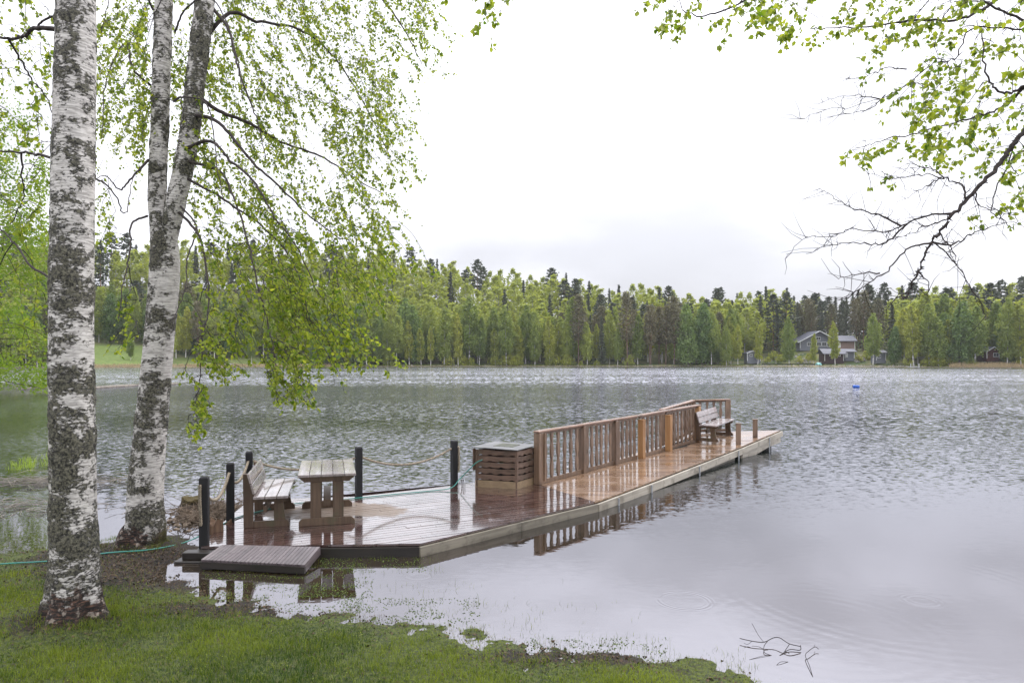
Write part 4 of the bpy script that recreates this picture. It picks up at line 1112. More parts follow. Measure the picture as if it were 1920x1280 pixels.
# ------------------------------------------------------------------ crate
cr0 = at(970, 917, ZA); d1 = (at(891, 912, ZA) - cr0); d2 = (at(1005, 906, ZA) - cr0)
L1, L2 = d1.length, d2.length; e1, e2 = d1.normalized(), d2.normalized()
crate = thing('crate', 'brown slatted wooden box with wavy boards and grey lid sheet', 'crate', cr0)
Hc = .68
def wavy(L_, zb, zt, seed):
    r = random.Random(seed); n = 26; top = []; bot = []
    for i in range(n + 1):
        u = i / n; x = u * L_
        notch = sum(math.exp(-((u - c) / .055) ** 2) for c in (.12, .38, .64, .88))
        top.append((x, zt - .004)); bot.append((x, zb + .004 + .020 * notch + r.uniform(-.002, .002)))
    top = [(x, z - .012 * math.exp(-((x / L_ - .42) / .12) ** 2) + r.uniform(-.002, .002)) for x, z in top]
    return bot + top[::-1]
for (e, L_, nrm, sd_) in ((e1, L1, None, 3), (e2, L2, None, 40)):
    n_ = Vector((e.y, -e.x, 0))
    if (cr0 + n_).length > (cr0 - n_).length: n_ = -n_
    MB().plate([(0.0, .0), (L_, .0), (L_, .125), (0.0, .125)], (cr0 - n_ * .012, e, Zv), n_, .024).build('base_board', M['crate_base'], crate, world=True)
    for k in range(5):
        zb = .13 + k * .110
        ex = .02 if (k % 2 and e is e1) else 0
        MB().plate(wavy(L_ - .004, zb, zb + .106, sd_ + k), (cr0 + e * .002 - n_ * .012, e, Zv), n_, .022).build('slat', M['crate_wood'], crate, world=True)
    # far side
    o2 = cr0 + (e2 if e is e1 else e1) * (L2 if e is e1 else L1)
    for k in range(6):
        zb = .02 + k * .110
        MB().plate([(0.02, zb), (L_ - .02, zb), (L_ - .02, zb + .095), (.02, zb + .095)], (o2 + n_ * .012, e, Zv), n_, .02).build('slat', M['crate_wood'], crate, world=True)
ctr = cr0 + d1 / 2 + d2 / 2
for u_, v_ in ((0.03, .03), (.97, .03), (.03, .97), (.97, .97)):
    q = cr0 + d1 * u_ + d2 * v_; MB().box(q + Vector((0, 0, Hc / 2)), (.022, .022, Hc / 2 - .01), rz=math.atan2(e2.y, e2.x)).build('corner_post', M['crate_wood'], crate, world=True)
MB().box(cr0 + d1 * .5 + d2 * .5 + Vector((0, 0, .16)), (L1 * .38, L2 * .38, .14), rz=math.atan2(e1.y, e1.x)).build('pump_box', M['matte_black'], crate, world=True)
MB().plate([(L1 + .01, .30), (L1 + .035, .30), (L1 + .035, .69), (L1 + .01, .69)], (cr0, e1, Zv), e2, .05).build('side_batten', M['crate_wood'], crate, world=True)
m = MB(); vs = []
for (a_, b_, z) in ((-.02, -.05, Hc + .005), (1.06, -.05, Hc + .03), (1.02, 1.05, Hc + .055), (-.02, 1.05, Hc + .02)):
    vs.append(cr0 + d1 * a_ + d2 * b_ + Vector((0, 0, z)))
m.add(vs + [v + Vector((0, 0, .012)) for v in vs], [(3, 2, 1, 0), (4, 5, 6, 7), (0, 1, 5, 4), (1, 2, 6, 5), (2, 3, 7, 6), (3, 0, 4, 7)])
lid = m.build('lid', M['lid'], crate, world=True)
vs = [cr0 + d1 * a_ + d2 * b_ + Vector((0, 0, z)) for a_, b_, z in ((.25, .3, Hc + .027), (.72, .3, Hc + .038), (.72, .82, Hc + .05), (.3, .82, Hc + .038))]
MB().add(vs + [v + Vector((0, 0, .008)) for v in vs], [(3, 2, 1, 0), (4, 5, 6, 7), (0, 1, 5, 4), (1, 2, 6, 5), (2, 3, 7, 6), (3, 0, 4, 7)]).build('moss_patch', M['lid_moss'], crate, world=True)

# steel ladder handles
pl_ = at(866, 914, ZA)
o = thing('ladder', 'small bent steel ladder handles at the back edge of the platform', 'ladder', pl_)
for dx in (-.055, .055):
    MB().tube(curve([(dx * .9, .0, -.15), (dx, 0, .06), (dx * .9, .02, .115), (dx * .4, .10, .125), (dx * .2, .16, .03), (dx * .2, .18, -.3)], 5), .008, 6).build('handle', M['steel'], o, smooth=True)

# hose
hz_ = ZA + .012
hp = [at(908, 856, .52), at(897, 868, .46), at(884, 884, .36), at(868, 898, .25), at(850, 911, .19)]
hp = [cr0 + d1 * .80 + d2 * -.04 + Vector((0, 0, .50)), cr0 + d1 * .93 + d2 * -.10 + Vector((0, 0, .44)), cr0 + d1 * 1.10 + d2 * -.14 + Vector((0, 0, .30)),
      cr0 + d1 * 1.32 + d2 * -.12 + Vector((0, 0, .13)), at(846, 914, hz_ + .03), at(815, 919, hz_), at(760, 924, hz_), at(690, 931, hz_), at(620, 938, hz_), at(550, 944, hz_), at(500, 955, hz_), at(450, 968, hz_), at(424, 979, hz_),
      Vector((-4.12, 9.25, .10)), Vector((-4.3, 8.9, .02)), Vector((-4.5, 8.45, .10)), Vector((-4.9, 8.25, .17)), Vector((-5.4, 8.1, .13)), Vector((-5.9, 8.0, .08)), Vector((-6.4, 7.85, .10)), Vector((-8, 7.6, .14))]
for p in hp[-7:]: p.z = max(.02, gz(p.x, p.y) + .02)
o = thing('garden_hose', 'thin teal garden hose running from the crate along the platform', 'hose', hp[4])
P_ = curve([tuple(p) for p in hp], 10); v, f = tube_np([P_], [.0085], 6); np_mesh('tube', v - np.array(origin(o)), f, M['hose'], o, smooth=True)

# ------------------------------------------------------------------ stumps and brush
def stump(label, loc, r0, h, mat, seed, split=False, tilt=0):
    r = random.Random(seed); o = thing('stump', label, 'stump', loc)
    V = []; n = 20; nz = 7
    ph = [r.uniform(0, 6.28) for _ in range(4)]
    for j in range(nz):
        u = j / (nz - 1)
        for k in range(n):
            a = k * 2 * math.pi / n
            q = r0 * (1.25 - .3 * u + .12 * math.sin(3 * a + ph[0]) + .07 * math.sin(7 * a + ph[1]) * (1.2 - u)) * r.uniform(.95, 1.05)
            zt = h * u + (.12 * h * math.sin(2 * a + ph[2]) + .06 * h * math.sin(5 * a) if j == nz - 1 else 0)
            V.append((math.cos(a) * q + tilt * zt, math.sin(a) * q * .85, zt - .05))
    F = [(j * n + k, j * n + (k + 1) % n, (j + 1) * n + (k + 1) % n, (j + 1) * n + k) for j in range(nz - 1) for k in range(n)]
    V.append((tilt * h, 0, h * .86)); F += [((nz - 1) * n + k, (nz - 1) * n + (k + 1) % n, nz * n) for k in range(n)]
    MB().add(V, F).build('stem', mat, o)
    return o
t = NT('mossy_stump'); v = t.coord(); s = t.n('SeparateXYZ'); t.l(v, s.inputs[0]); n2 = t.noise(v, 22, 6, .7)
f = t.rng(t.math('ADD', t.math('MULTIPLY', s.outputs[2], 3.2), t.math('SUBTRACT', n2, .5)), .35, .65)
mossy = t.done(t.bsdf(t.mix(f, t.mix(n2, (.010, .007, .005), (.045, .03, .02)), t.mix(n2, (.022, .022, .006), (.11, .075, .018))), .85, t.bump(n2, 1, .02)))
stump('brown splintered stump beside the nearest rope post', at(407, 1016, 0) + Vector((0, 0, 0)), .085, .33, M['stump'], 3, tilt=-.05)
st2 = at(372, 985, 0); stump('mossy dark stump in the heap of dead stems', Vector((-5.15, 11.0, 0)), .17, .27, mossy, 8)
stump('low rotten stub at the foot of the nearest rope post', at(418, 1003, 0) + Vector((.0, .06, 0)), .05, .22, M['stump'], 12, tilt=.3)

def stalks(name, label, pts_n, cx, cy, sx, sy, lmin, lmax, r_, mat, flat=.35, z0=0.0, kind='stuff'):
    paths = []; rads = []
    for i in range(pts_n):
        x, y = rnd.gauss(cx, sx), rnd.gauss(cy, sy); L_ = rnd.uniform(lmin, lmax); a = rnd.uniform(0, 6.28); e = rnd.uniform(-.15, 1) * flat
        d = Vector((math.cos(a) * math.cos(e), math.sin(a) * math.cos(e), math.sin(e))) * L_
        p = Vector((x, y, z0 + rnd.uniform(0, .08))); c = Vector((rnd.uniform(-.3, .3), rnd.uniform(-.3, .3), rnd.uniform(-.1, .25))) * L_
        paths.append(np.array([p, p + d * .5 + c * .5, p + d])); rads.append([r_, r_ * .8, r_ * .4])
    v, f = tube_np(paths, rads, 3)
    return tag(np_mesh(name, v, f, mat), label, None, None, kind)
stalks('dead_stems', 'tangled heap of dead stems and roots in the water behind the rope posts', 420, -4.75, 10.75, .28, .35, .12, .45, .006, M['dead'], .7)
mb = MB()
for i in range(300): stone_bm(mb, (rnd.gauss(-4.72, .25), rnd.gauss(10.7, .33), rnd.uniform(-.02, .04)), rnd.uniform(.02, .06))
tag(mb.build('debris', M['dead']), 'clods of bark and dead leaves between the posts and the mossy stump', None, None, 'stuff')

# ------------------------------------------------------------------ birch trunks in front
def fbm(p, o=4):
    s = 0; a = 1; q = Vector(p)
    for _ in range(o): s += a * mn.noise(q); a *= .5; q = q * 2.03
    return s
def trunk_mesh(name, path, rads, parent, nseg, nring=72, seed=0, base_h=.6, green=0.0, moss_and_side_light=None, flare=None):
    P = curve(path, 40); rr = curve([(r, 0, 0) for r in rads], 40)[:, 0]
    seg = np.linalg.norm(np.diff(P, axis=0), axis=1); s = np.concatenate([[0], np.cumsum(seg)])
    q = np.linspace(0, s[-1], nseg); P = np.stack([np.interp(q, s, P[:, k]) for k in range(3)], 1); rr = np.interp(q, s, rr)
    T = np.gradient(P, axis=0); T /= np.linalg.norm(T, axis=1)[:, None]
    X = np.cross([0, 1, 0], T); X /= np.linalg.norm(X, axis=1)[:, None]; Y = np.cross(T, X)
    V = []; A1 = []; A2 = []; A3 = []
    z0 = P[0][2]
    for i in range(nseg):
        z = P[i][2]; dz = z - z0
        for k in range(nring):
            a = 2 * math.pi * k / nring; n = X[i] * math.cos(a) + Y[i] * math.sin(a)
            r = rr[i]
            if flare:
                r *= 1 + flare * math.exp(-dz / .20) * (1 + .55 * math.sin(4 * a + seed) + .35 * math.sin(7 * a + 2 * seed))
            p0 = P[i] + n * r; sx, sy = math.cos(a) * 3, math.sin(a) * 3
            zz = z + .05 * fbm((sx * .5, sy * .5, z * 4 + seed), 2)
            m = .5 + .50 * fbm((sx * .20 + seed, sy * .20, zz * 5.2), 2) + .42 * fbm((sx * .55 + seed, sy * .55, zz * 12.0), 3)
            m += moss_and_side_light(z, a) if moss_and_side_light else 0  # lichen by height, thinned on the right to paint side light
            m = max(0, min(1, m)); b = max(0, min(1, 1.35 - dz / base_h + .3 * fbm((sx * .5, sy * .5, z * 2 + seed), 2)))
            g = max(0, min(1, green * (1.2 - dz / .35 + .7 * math.cos(a - 0.3)) * .7)) if green else 0
            lump = max(0, m - .45) * .018 + .004 * fbm((sx * 2, sy * 2, z * 9), 2) + .018 * b * fbm((sx * 1.2, sy * 1.2, z * 4), 3)
            lump += max(0, m - .5) * .022 * fbm((sx * 5, sy * 5, z * 22), 2)
            V.append(p0 + n * lump); A1.append(m); A2.append(b); A3.append(g)
    i = np.arange(nseg - 1)[:, None] * nring; j = np.arange(nring)[None, :]; j2 = (j + 1) % nring
    F = np.stack([i + j, i + j2, i + nring + j2, i + nring + j], -1).reshape(-1, 4)
    V = np.array(V) - np.array(origin(parent))
    return np_mesh(name, V, F, M['bark'], parent, attrs={'moss': ('POINT', A1), 'base': ('POINT', A2), 'green': ('POINT', A3)}, smooth=True)

b1 = thing('birch_tree', 'thick straight birch trunk nearest the camera at the left, with dark lichen bands', 'tree', TREE1)
T1 = [(-3.875, 6.04, -.05), (-3.87, 6.03, .25), (-3.86, 6.02, .7), (-3.87, 6.02, 1.3), (-3.885, 6.02, 2.6), (-3.89, 6.05, 4.0), (-3.895, 6.1, 5.6), (-3.9, 6.15, 8.5)]
trunk_mesh('trunk', T1, [.200, .190, .184, .178, .172, .168, .155, .10], b1, 560, 80, 1.0, .55, green=.5, flare=1.05,
           moss_and_side_light=lambda z, a: .06 + .10 * (z < 2.8) + .16 * math.sin(z * 6.1 + 1.2) * (z > 2.2) - (.12 if z > 3.9 else 0) - .16 * max(0, math.cos(a - 0.15)))  # cosine term whitens the right side as painted light
b2t = thing('birch_tree', 'leaning forked birch with white stems standing on the mossy shore hump', 'tree', TREE2)
D2 = 8.72
def p2(px, py, dy=0): v = atd(px, py, D2 + dy); return tuple(v)
T2 = [(-4.74, D2, .0), (-4.73, D2, .16), p2(272, 990), p2(273, 920), p2(283, 800), p2(298, 640), p2(309, 500), p2(304, 430), p2(295, 370), p2(299, 250), p2(303, 130), p2(307, 0), p2(310, -160), p2(318, -420)]
trunk_mesh('trunk', T2, [.25, .235, .218, .208, .190, .176, .178, .140, .112, .106, .106, .104, .09, .05], b2t, 620, 64, 5.0, .34, green=.7, flare=.32,
           moss_and_side_light=lambda z, a: (.06 if z < 2.2 else -.10) + .10 * math.sin(z * 7) * (z > 3) - .20 * max(0, math.cos(a - .3)) * (z < 5) + (.28 * max(0, math.cos(a + 1.57)) if 3.6 < z < 4.3 else 0))  # less lichen on the right below the crown paints light from that side
T3 = [p2(312, 490, -.02), p2(320, 430, -.05), p2(331, 375, -.1), p2(350, 285, -.1), p2(364, 180, -.1), p2(374, 90, -.1), p2(385, 0, -.1), p2(405, -160, -.1), p2(430, -360, 0)]
trunk_mesh('limb', T3, [.08, .105, .118, .116, .112, .114, .11, .09, .05], b2t, 380, 56, 9.0, .01,
           moss_and_side_light=lambda z, a: -.12 + (.26 if z > 5.2 else 0) * (1 if z < 6.9 else 0) + .10 * math.sin(z * 8))

# ------------------------------------------------------------------ foliage
class Foliage:
    def __init__(s, seed):
        s.r = np.random.default_rng(seed); s.paths = []; s.rads = []; s.nodes = []; s.leafp = []; s.leafd = []; s.leafs = []
        s.thick = []; s.thickr = []
    def limb(s, pts, r0, r1, n=8, twigs=0):
        P = curve(pts, n); u = np.linspace(0, 1, len(P)); P = P + s.r.normal(0, .006, P.shape) * np.minimum(1, u * 4)[:, None]
        s.thick.append(P); s.thickr.append(r0 + (r1 - r0) * u ** .7)
        s.nodes.append(np.concatenate([P, (r0 + (r1 - r0) * u)[:, None]], 1)); return P
    def link(s, target, pen=2.2):
        A = np.concatenate(s.nodes); d = A[:, :3] - target
        cost = np.linalg.norm(d, axis=1) + np.maximum(0, -d[:, 2]) * pen
        i = int(np.argmin(cost)); return A[i]
    def strand(s, p, d, L_, leaves, size, bend=.5, r_=.0030, leafless=0.0):
        """a hanging twig from p"""
        a = s.link(p)
        q = a[:3]; dist = np.linalg.norm(p - q)
        if dist > .03:
            k = max(3, int(dist / .12)); u = np.linspace(0, 1, k + 1)[:, None]
            sag = np.array([0, 0, -1]) * .12 * dist * 4 * u * (u - 1) * -1 * -1
            C = q + (p - q) * u + np.array([0, 0, .14 * dist]) * (4 * u * (1 - u)) + np.cumsum(s.r.normal(0, .009, (k + 1, 3)), 0) * (u < .99)
            rr = np.linspace(min(a[3], .0045 + dist * .004), r_ * 1.15, k + 1)
            s.paths.append(C); s.rads.append(rr); s.nodes.append(np.concatenate([C, rr[:, None]], 1))
            p = C[-1]
        k = max(4, int(L_ / .07)); C = [p]; d = d / np.linalg.norm(d); g = np.array([0, 0, -1.])
        for i in range(k):
            d = d + g * bend * .16 + s.r.normal(0, .10, 3); d /= np.linalg.norm(d); C.append(C[-1] + d * L_ / k)
        C = np.array(C); s.paths.append(C); s.rads.append(np.linspace(r_, r_ * .4, k + 1)); s.nodes.append(np.concatenate([C, np.full((k + 1, 1), r_)], 1))
        subs = [(C, 1.0)]
        for j in range(int(L_ * 6)):
            i = s.r.integers(0, k); dd = C[i + 1] - C[i]; dd = dd / np.linalg.norm(dd) + s.r.normal(0, .6, 3); dd /= np.linalg.norm(dd); l2 = s.r.uniform(.06, .2) * (L_ ** .5)
            m = C[i] + dd * l2 * .5; e = m + (dd + g * .8) * l2 * .45; S = np.array([C[i], m, e]); s.paths.append(S); s.rads.append(np.array([r_ * .6, r_ * .45, r_ * .3])); subs.append((S, .45))
        tot = sum(w_ for _, w_ in subs)
        for S, w_ in subs:
            n = s.r.poisson(leaves * w_ / tot * len(subs) ** .0)
            if n == 0: continue
            u = s.r.uniform(0.05, 1, n) * (len(S) - 1); i = np.minimum(u.astype(int), len(S) - 2); f = (u - i)[:, None]
            P = S[i] * (1 - f) + S[i + 1] * f
            dirn = s.r.normal(0, .75, (n, 3)) + np.array([0, 0, -.75]); dirn /= np.linalg.norm(dirn, axis=1)[:, None]
            s.leafp.append(P + dirn * .012); s.leafd.append(dirn); s.leafs.append(size * s.r.uniform(.55, 1.15, n))
    def build(s, parent, leafmat, limbname='branch', twigmat=None, limbmat=None):
        org = np.array(origin(parent))
        for P, r_ in zip(s.thick, s.thickr):
            v, f = tube_np([P], [r_], 7); np_mesh(limbname, v - org, f, limbmat or M['limb'], parent, smooth=True)
        if s.paths:
            v, f = tube_np(s.paths, s.rads, 3)
            tag(np_mesh('twigs', v - org, f, twigmat or M['twig'], parent, smooth=True), None, None, None, 'stuff')
        if s.leafp:
            P = np.concatenate(s.leafp); D = np.concatenate(s.leafd); S = np.concatenate(s.leafs)[:, None]; n = len(P)
            A = s.r.normal(size=(n, 3)); A = np.cross(D, A); A /= np.linalg.norm(A, axis=1)[:, None]; B = np.cross(D, A)
            fold = s.r.uniform(.05, .45, n)[:, None]; curl = s.r.uniform(-.2, .25, n)[:, None]
            def pt(u, v): return P + D * S * v + A * S * u + B * S * (abs(u) * fold + curl * v * v)
            V = np.stack([pt(0, 0), pt(.36, .20), pt(.34, .52), pt(0, 1.0), pt(-.34, .52), pt(-.36, .20)], 1).reshape(-1, 3) - org
            b = np.arange(n)[:, None] * 6
            F = np.concatenate([b + [0, 1, 2, 3], b + [0, 3, 4, 5]])
            t1 = np.clip(s.r.normal(.45, .26, n), 0, 1); 
            tag(np_mesh('leaves', V, F, leafmat, parent, attrs={'tone': ('FACE', np.concatenate([t1, t1]))}), None, None, None, 'stuff')
        return sum(len(x) for x in s.leafp)

# --- crown of the forked birch
def dep(py): return float(np.interp(py, [-250, 0, 300, 500, 650, 850], [10.4, 10.0, 9.2, 8.0, 7.0, 6.4]))
F2 = Foliage(21)
def lp(*pts): return [tuple(atd(px, py, d)) for px, py, d in pts]
F2.limb(lp((360, 172, 8.6), (410, 208, 8.7), (470, 232, 8.9), (530, 268, 9.1), (600, 292, 9.3), (660, 330, 9.4), (720, 365, 9.5)), .032, .006)
F2.limb(lp((356, 214, 8.6), (410, 230, 8.4), (470, 300, 8.2), (520, 345, 8.0), (575, 400, 8.0), (640, 450, 8.2)), .028, .006)
F2.limb(lp((350, 278, 8.5), (395, 265, 8.3), (430, 300, 8.1), (475, 340, 7.9), (510, 400, 7.6), (560, 470, 7.3), (600, 560, 7.1)), .026, .005)
F2.limb(lp((376, 84, 8.7), (430, 25, 8.8), (480, 40, 9.0), (560, 55, 9.4), (620, 100, 9.7), (680, 190, 9.9), (730, 290, 9.9)), .03, .006)
F2.limb(lp((395, 10, 8.7), (430, 60, 8.5), (450, 140, 8.3), (480, 220, 8.2), (500, 300, 8.0)), .024, .005)
F2.limb(lp((400, -60, 8.7), (480, -110, 9.0), (600, -100, 9.5), (700, -20, 10), (760, 60, 10.2), (790, 120, 10.3)), .036, .006)
F2.limb(lp((320, -150, 8.7), (420, -230, 9.2), (560, -260, 9.8), (700, -190, 10.4), (790, -60, 10.6)), .04, .007)
F2.limb(lp((334, 396, 8.6), (372, 440, 8.3), (386, 500, 8.0), (392, 560, 7.6), (380, 640, 7.1), (372, 730, 6.8)), .020, .004)
F2.limb(lp((336, 384, 8.6), (368, 425, 8.2), (352, 480, 7.8), (348, 540, 7.4), (325, 600, 7.0)), .014, .004)
F2.limb(lp((282, 160, 8.6), (250, 130, 8.4), (235, 80, 8.5), (200, 150, 8.2), (190, 260, 8.0)), .016, .004)
F2.limb(lp((278, 300, 8.6), (250, 330, 8.3), (225, 355, 8.1), (200, 330, 8.0), (180, 335, 7.8)), .018, .004)
F2.limb(lp((276, 405, 8.6), (248, 420, 8.2), (242, 480, 7.8), (232, 530, 7.4), (222, 600, 7.1)), .016, .004)
F2.limb(lp((288, 20, 8.6), (255, -40, 8.4), (215, -30, 8.3), (190, 60, 8.1)), .016, .004)
F2.limb(lp((328, 60, 8.6), (350, 15, 8.0), (400, 0, 7.6), (440, 90, 7.4), (455, 190, 7.3)), .014, .004)
F2.limb(lp((326, 190, 8.6), (345, 182, 8.2), (390, 200, 7.9), (405, 300, 7.6), (420, 380, 7.4)), .016, .004)
F2.limb(lp((346, 300, 8.6), (385, 312, 8.4), (420, 330, 8.2), (455, 420, 7.6), (480, 520, 7.2), (505, 620, 6.9), (520, 700, 6.7)), .022, .004)
F2.limb(lp((338, 328, 8.6), (430, 380, 8.4), (520, 450, 8.0), (560, 520, 7.6), (580, 600, 7.3)), .020, .004)
crown = [(180, -90), (800, -90), (806, 120), (745, 175), (748, 300), (712, 340), (738, 380), (790, 402), (778, 432), (722, 468), (712, 520), (672, 580), (655, 640), (600, 680),
         (560, 640), (500, 560), (430, 520), (350, 470), (340, 300), (180, 280)]
lobes = [  # polygon, count, leaves per strand, length
    (crown, 1050, 31, (.30, .75)),
    ([(440, 150), (700, 180), (680, 420), (520, 440), (430, 300)], 60, 24, (.3, .7)),
    ([(420, 430), (715, 430), (650, 600), (570, 640), (430, 560)], 44, 23, (.28, .6)),
    ([(380, 600), (600, 600), (590, 700), (560, 735), (500, 725), (470, 650), (380, 650)], 26, 24, (.18, .35)),
    ([(345, 520), (640, 520), (640, 640), (580, 700), (470, 640), (345, 640)], 54, 24, (.22, .5)),
    ([(480, 640), (590, 640), (585, 720), (555, 745), (490, 700)], 34, 26, (.18, .35)),
    ([(330, 640), (440, 640), (420, 690), (350, 700)], 20, 26, (.2, .4)),
    ([(345, 700), (385, 700), (378, 815), (352, 815)], 20, 26, (.12, .25)),
    ([(395, 680), (435, 690), (405, 720)], 7, 22, (.1, .2)), ([(495, 700), (590, 710), (575, 772), (500, 760)], 18, 26, (.1, .22)),
    ([(182, 20), (280, 20), (275, 330), (185, 400)], 62, 24, (.25, .55)),
    ([(185, 380), (270, 380), (262, 450), (190, 470)], 8, 20, (.25, .4)),
    ([(205, 560), (270, 560), (262, 640), (225, 650)], 11, 22, (.2, .35)),
]
targets = []
for poly, cnt, lv, ln in lobes:
    xs = [p[0] for p in poly]; ys = [p[1] for p in poly]; k = 0
    while k < cnt:
        px, py = rnd.uniform(min(xs), max(xs)), rnd.uniform(min(ys), max(ys))
        if not in_poly(px, py, poly): continue
        if mn.noise(Vector((px / 62, py / 90, 4.0))) < -.22: 
            if rnd.random() < .8: continue
        d = dep(py) + rnd.uniform(-1.2, 1.2) * (.5 if py > 550 else 1)
        L_ = rnd.uniform(*ln)
        p = np.array(atd(px, py - 12, d)); targets.append((abs(px - 330) + .5 * abs(py - 200), p, px, py, L_, lv)); k += 1
targets.sort(key=lambda t_: t_[0])
for _, p, px, py, L_, lv in targets:
    side = np.sign(px - 300)
    d = np.array([side * rnd.uniform(.1, .75), rnd.uniform(-.4, .4), rnd.uniform(-.9, -.1)])
    F2.strand(p, d, L_, int(lv * (L_ / .45) ** .5 * rnd.uniform(.6, 1.4)), .045, .6)
nleaf = F2.build(b2t, M['leaf'])
print('leaves forked birch', nleaf)

# --- thick birch: low limbs to the left and above
F1 = Foliage(5)
F1.limb(lp((128, 58, 6.05), (70, 52, 6.1), (45, 68, 6.2), (0, 72, 6.3), (-80, 60, 6.4)), .026, .008)
F1.limb(lp((128, 20, 6.05), (80, 40, 6.1), (60, 60, 6.2)), .012, .008)
F1.limb(lp((15, 72, 6.25), (38, 110, 6.5), (60, 150, 6.9), (90, 190, 7.3), (110, 260, 7.5)), .013, .004)
F1.limb(lp((125, 304, 6.05), (60, 288, 6.2), (20, 285, 6.3), (-60, 282, 6.4)), .016, .006)
F1.limb(lp((40, 286, 6.25), (42, 330, 6.4), (44, 370, 6.6), (20, 420, 6.8)), .010, .004)
F1.limb(lp((122, 535, 6.05), (60, 500, 6.3), (30, 460, 6.5), (0, 430, 6.7), (-50, 400, 6.9)), .014, .005)
F1.limb(lp((150, 322, 6.05), (205, 350, 6.4), (235, 400, 6.8), (250, 330, 7.2)), .010, .004)
F1.limb(lp((100, -60, 6.05), (60, -110, 6.4), (0, -100, 6.8), (-60, -40, 7.2)), .03, .008)
F1.limb(lp((175, -80, 6.05), (220, -130, 6.5), (280, -90, 7), (300, 0, 7.4)), .02, .006)
for poly, cnt, lv, ln in (([(-60, -60), (95, -60), (95, 200), (-60, 220)], 62, 20, (.2, .5)), ([(-40, 200), (95, 200), (95, 420), (-40, 420)], 34, 20, (.2, .4)),
                          ([(-40, 420), (90, 420), (88, 560), (-40, 640)], 20, 20, (.2, .4)), ([(180, -40), (290, -40), (285, 120), (185, 160)], 14, 22, (.2, .4))):
    xs = [p[0] for p in poly]; ys = [p[1] for p in poly]
    for k in range(cnt):
        px, py = rnd.uniform(min(xs), max(xs)), rnd.uniform(min(ys), max(ys))
        p = np.array(atd(px, py, rnd.uniform(6.4, 8.3))); L_ = rnd.uniform(*ln)
        F1.strand(p, np.array([rnd.uniform(-.7, .5), rnd.uniform(-.4, .4), -.4]), L_, int(lv * rnd.uniform(.5, 1.4)), .046, .6)
F1.build(b1, M['leaf'])

# --- birch outside the right edge that reaches in from above
TR = Vector((6.6, 5.2, 0))
b3 = thing('birch_tree', 'birch just outside the right edge reaching leafy and bare branches over the lake', 'tree', TR)
trunk_mesh('trunk', [(6.6, 5.2, -.1), (6.6, 5.2, .8), (6.55, 5.2, 2.5), (6.5, 5.2, 5), (6.4, 5.2, 8)], [.25, .22, .2, .17, .1], b3, 180, 32, 3.0, .5)
F3 = Foliage(9)
# the bare limb
main = F3.limb(lp((2210, -40, 5.2), (2080, 60, 5.15), (1985, 150, 5.1), (1925, 240, 5.0), (1890, 285, 5.0), (1845, 342, 4.95), (1790, 398, 4.9), (1765, 432, 4.9), (1742, 462, 4.85), (1722, 510, 4.8), (1705, 545, 4.8), (1695, 562, 4.75)), .030, .003, 8)
bare = [((1785, 400, 4.9), (1740, 404, 5.0), (1700, 418, 5.1), (1660, 436, 5.2), (1600, 428, 5.3), (1560, 444, 5.4), (1510, 446, 5.5), (1470, 486, 5.5)),
        ((1700, 420, 5.1), (1660, 455, 5.1), (1620, 456, 5.2), (1560, 458, 5.3), (1512, 476, 5.4)),
        ((1690, 424, 5.1), (1640, 400, 5.2), (1600, 392, 5.3), (1560, 368, 5.4), (1535, 352, 5.4)),
        ((1772, 412, 4.9), (1735, 425, 4.8), (1700, 440, 4.7), (1665, 452, 4.7)),
        ((1748, 455, 4.85), (1700, 466, 4.8), (1660, 510, 4.8), (1620, 538, 4.8), (1585, 562, 4.8)),
        ((1650, 512, 4.8), (1610, 514, 4.85), (1570, 524, 4.9)),
        ((1748, 452, 4.9), (1790, 490, 5.0), (1830, 560, 5.1), (1850, 590, 5.1)),
        ((1752, 455, 4.9), (1790, 458, 5.0), (1830, 436, 5.0), (1875, 420, 5.1), (1925, 418, 5.1)),
        ((1810, 372, 4.9), (1805, 352, 5.0), (1775, 335, 5.1), (1730, 326, 5.2), (1680, 334, 5.3), (1620, 322, 5.4)),
        ((1765, 333, 5.1), (1735, 350, 5.1), (1700, 372, 5.1)),
        ((1770, 334, 5.1), (1745, 315, 5.2), (1700, 308, 5.3)),
        ((1830, 362, 4.95), (1835, 385, 4.9), (1870, 395, 4.9), (1900, 405, 4.9)),
        ((1722, 510, 4.8), (1740, 530, 4.8), (1738, 560, 4.8)), ((1700, 548, 4.8), (1670, 568, 4.8)),
        ((1762, 436, 4.9), (1785, 470, 4.8), (1800, 500, 4.8)),
        # upper bare sprays
        ((1960, 60, 5.3), (1900, 55, 5.4), (1820, 55, 5.5), (1790, 110, 5.5), (1750, 120, 5.6), (1700, 160, 5.7), (1640, 190, 5.8), (1560, 205, 5.9), (1500, 222, 5.9)),
        ((1700, 130, 5.6), (1660, 128, 5.7), (1620, 145, 5.8), (1585, 150, 5.8)),
        ((1650, 186, 5.7), (1600, 178, 5.8), (1545, 190, 5.9)), ((1660, 178, 5.7), (1630, 205, 5.7), (1580, 215, 5.8))]
for b in bare:
    P = F3.limb(lp(*b), .0085 if len(b) > 4 else .006, .0016, 6)
    for k in range(int(len(P) * .9)):
        i = F3.r.integers(2, len(P)); q = P[i]
        d = F3.r.normal(0, .7, 3) + np.array([-.6, 0, .1]); d /= np.linalg.norm(d); L_ = F3.r.uniform(.05, .26)
        m_ = q + d * L_ * .5 + F3.r.normal(0, .012, 3); e_ = m_ + (d + F3.r.normal(0, .3, 3)) * L_ * .5
        F3.paths.append(np.array([q, m_, e_])); F3.rads.append(np.array([.0028, .002, .0011]))
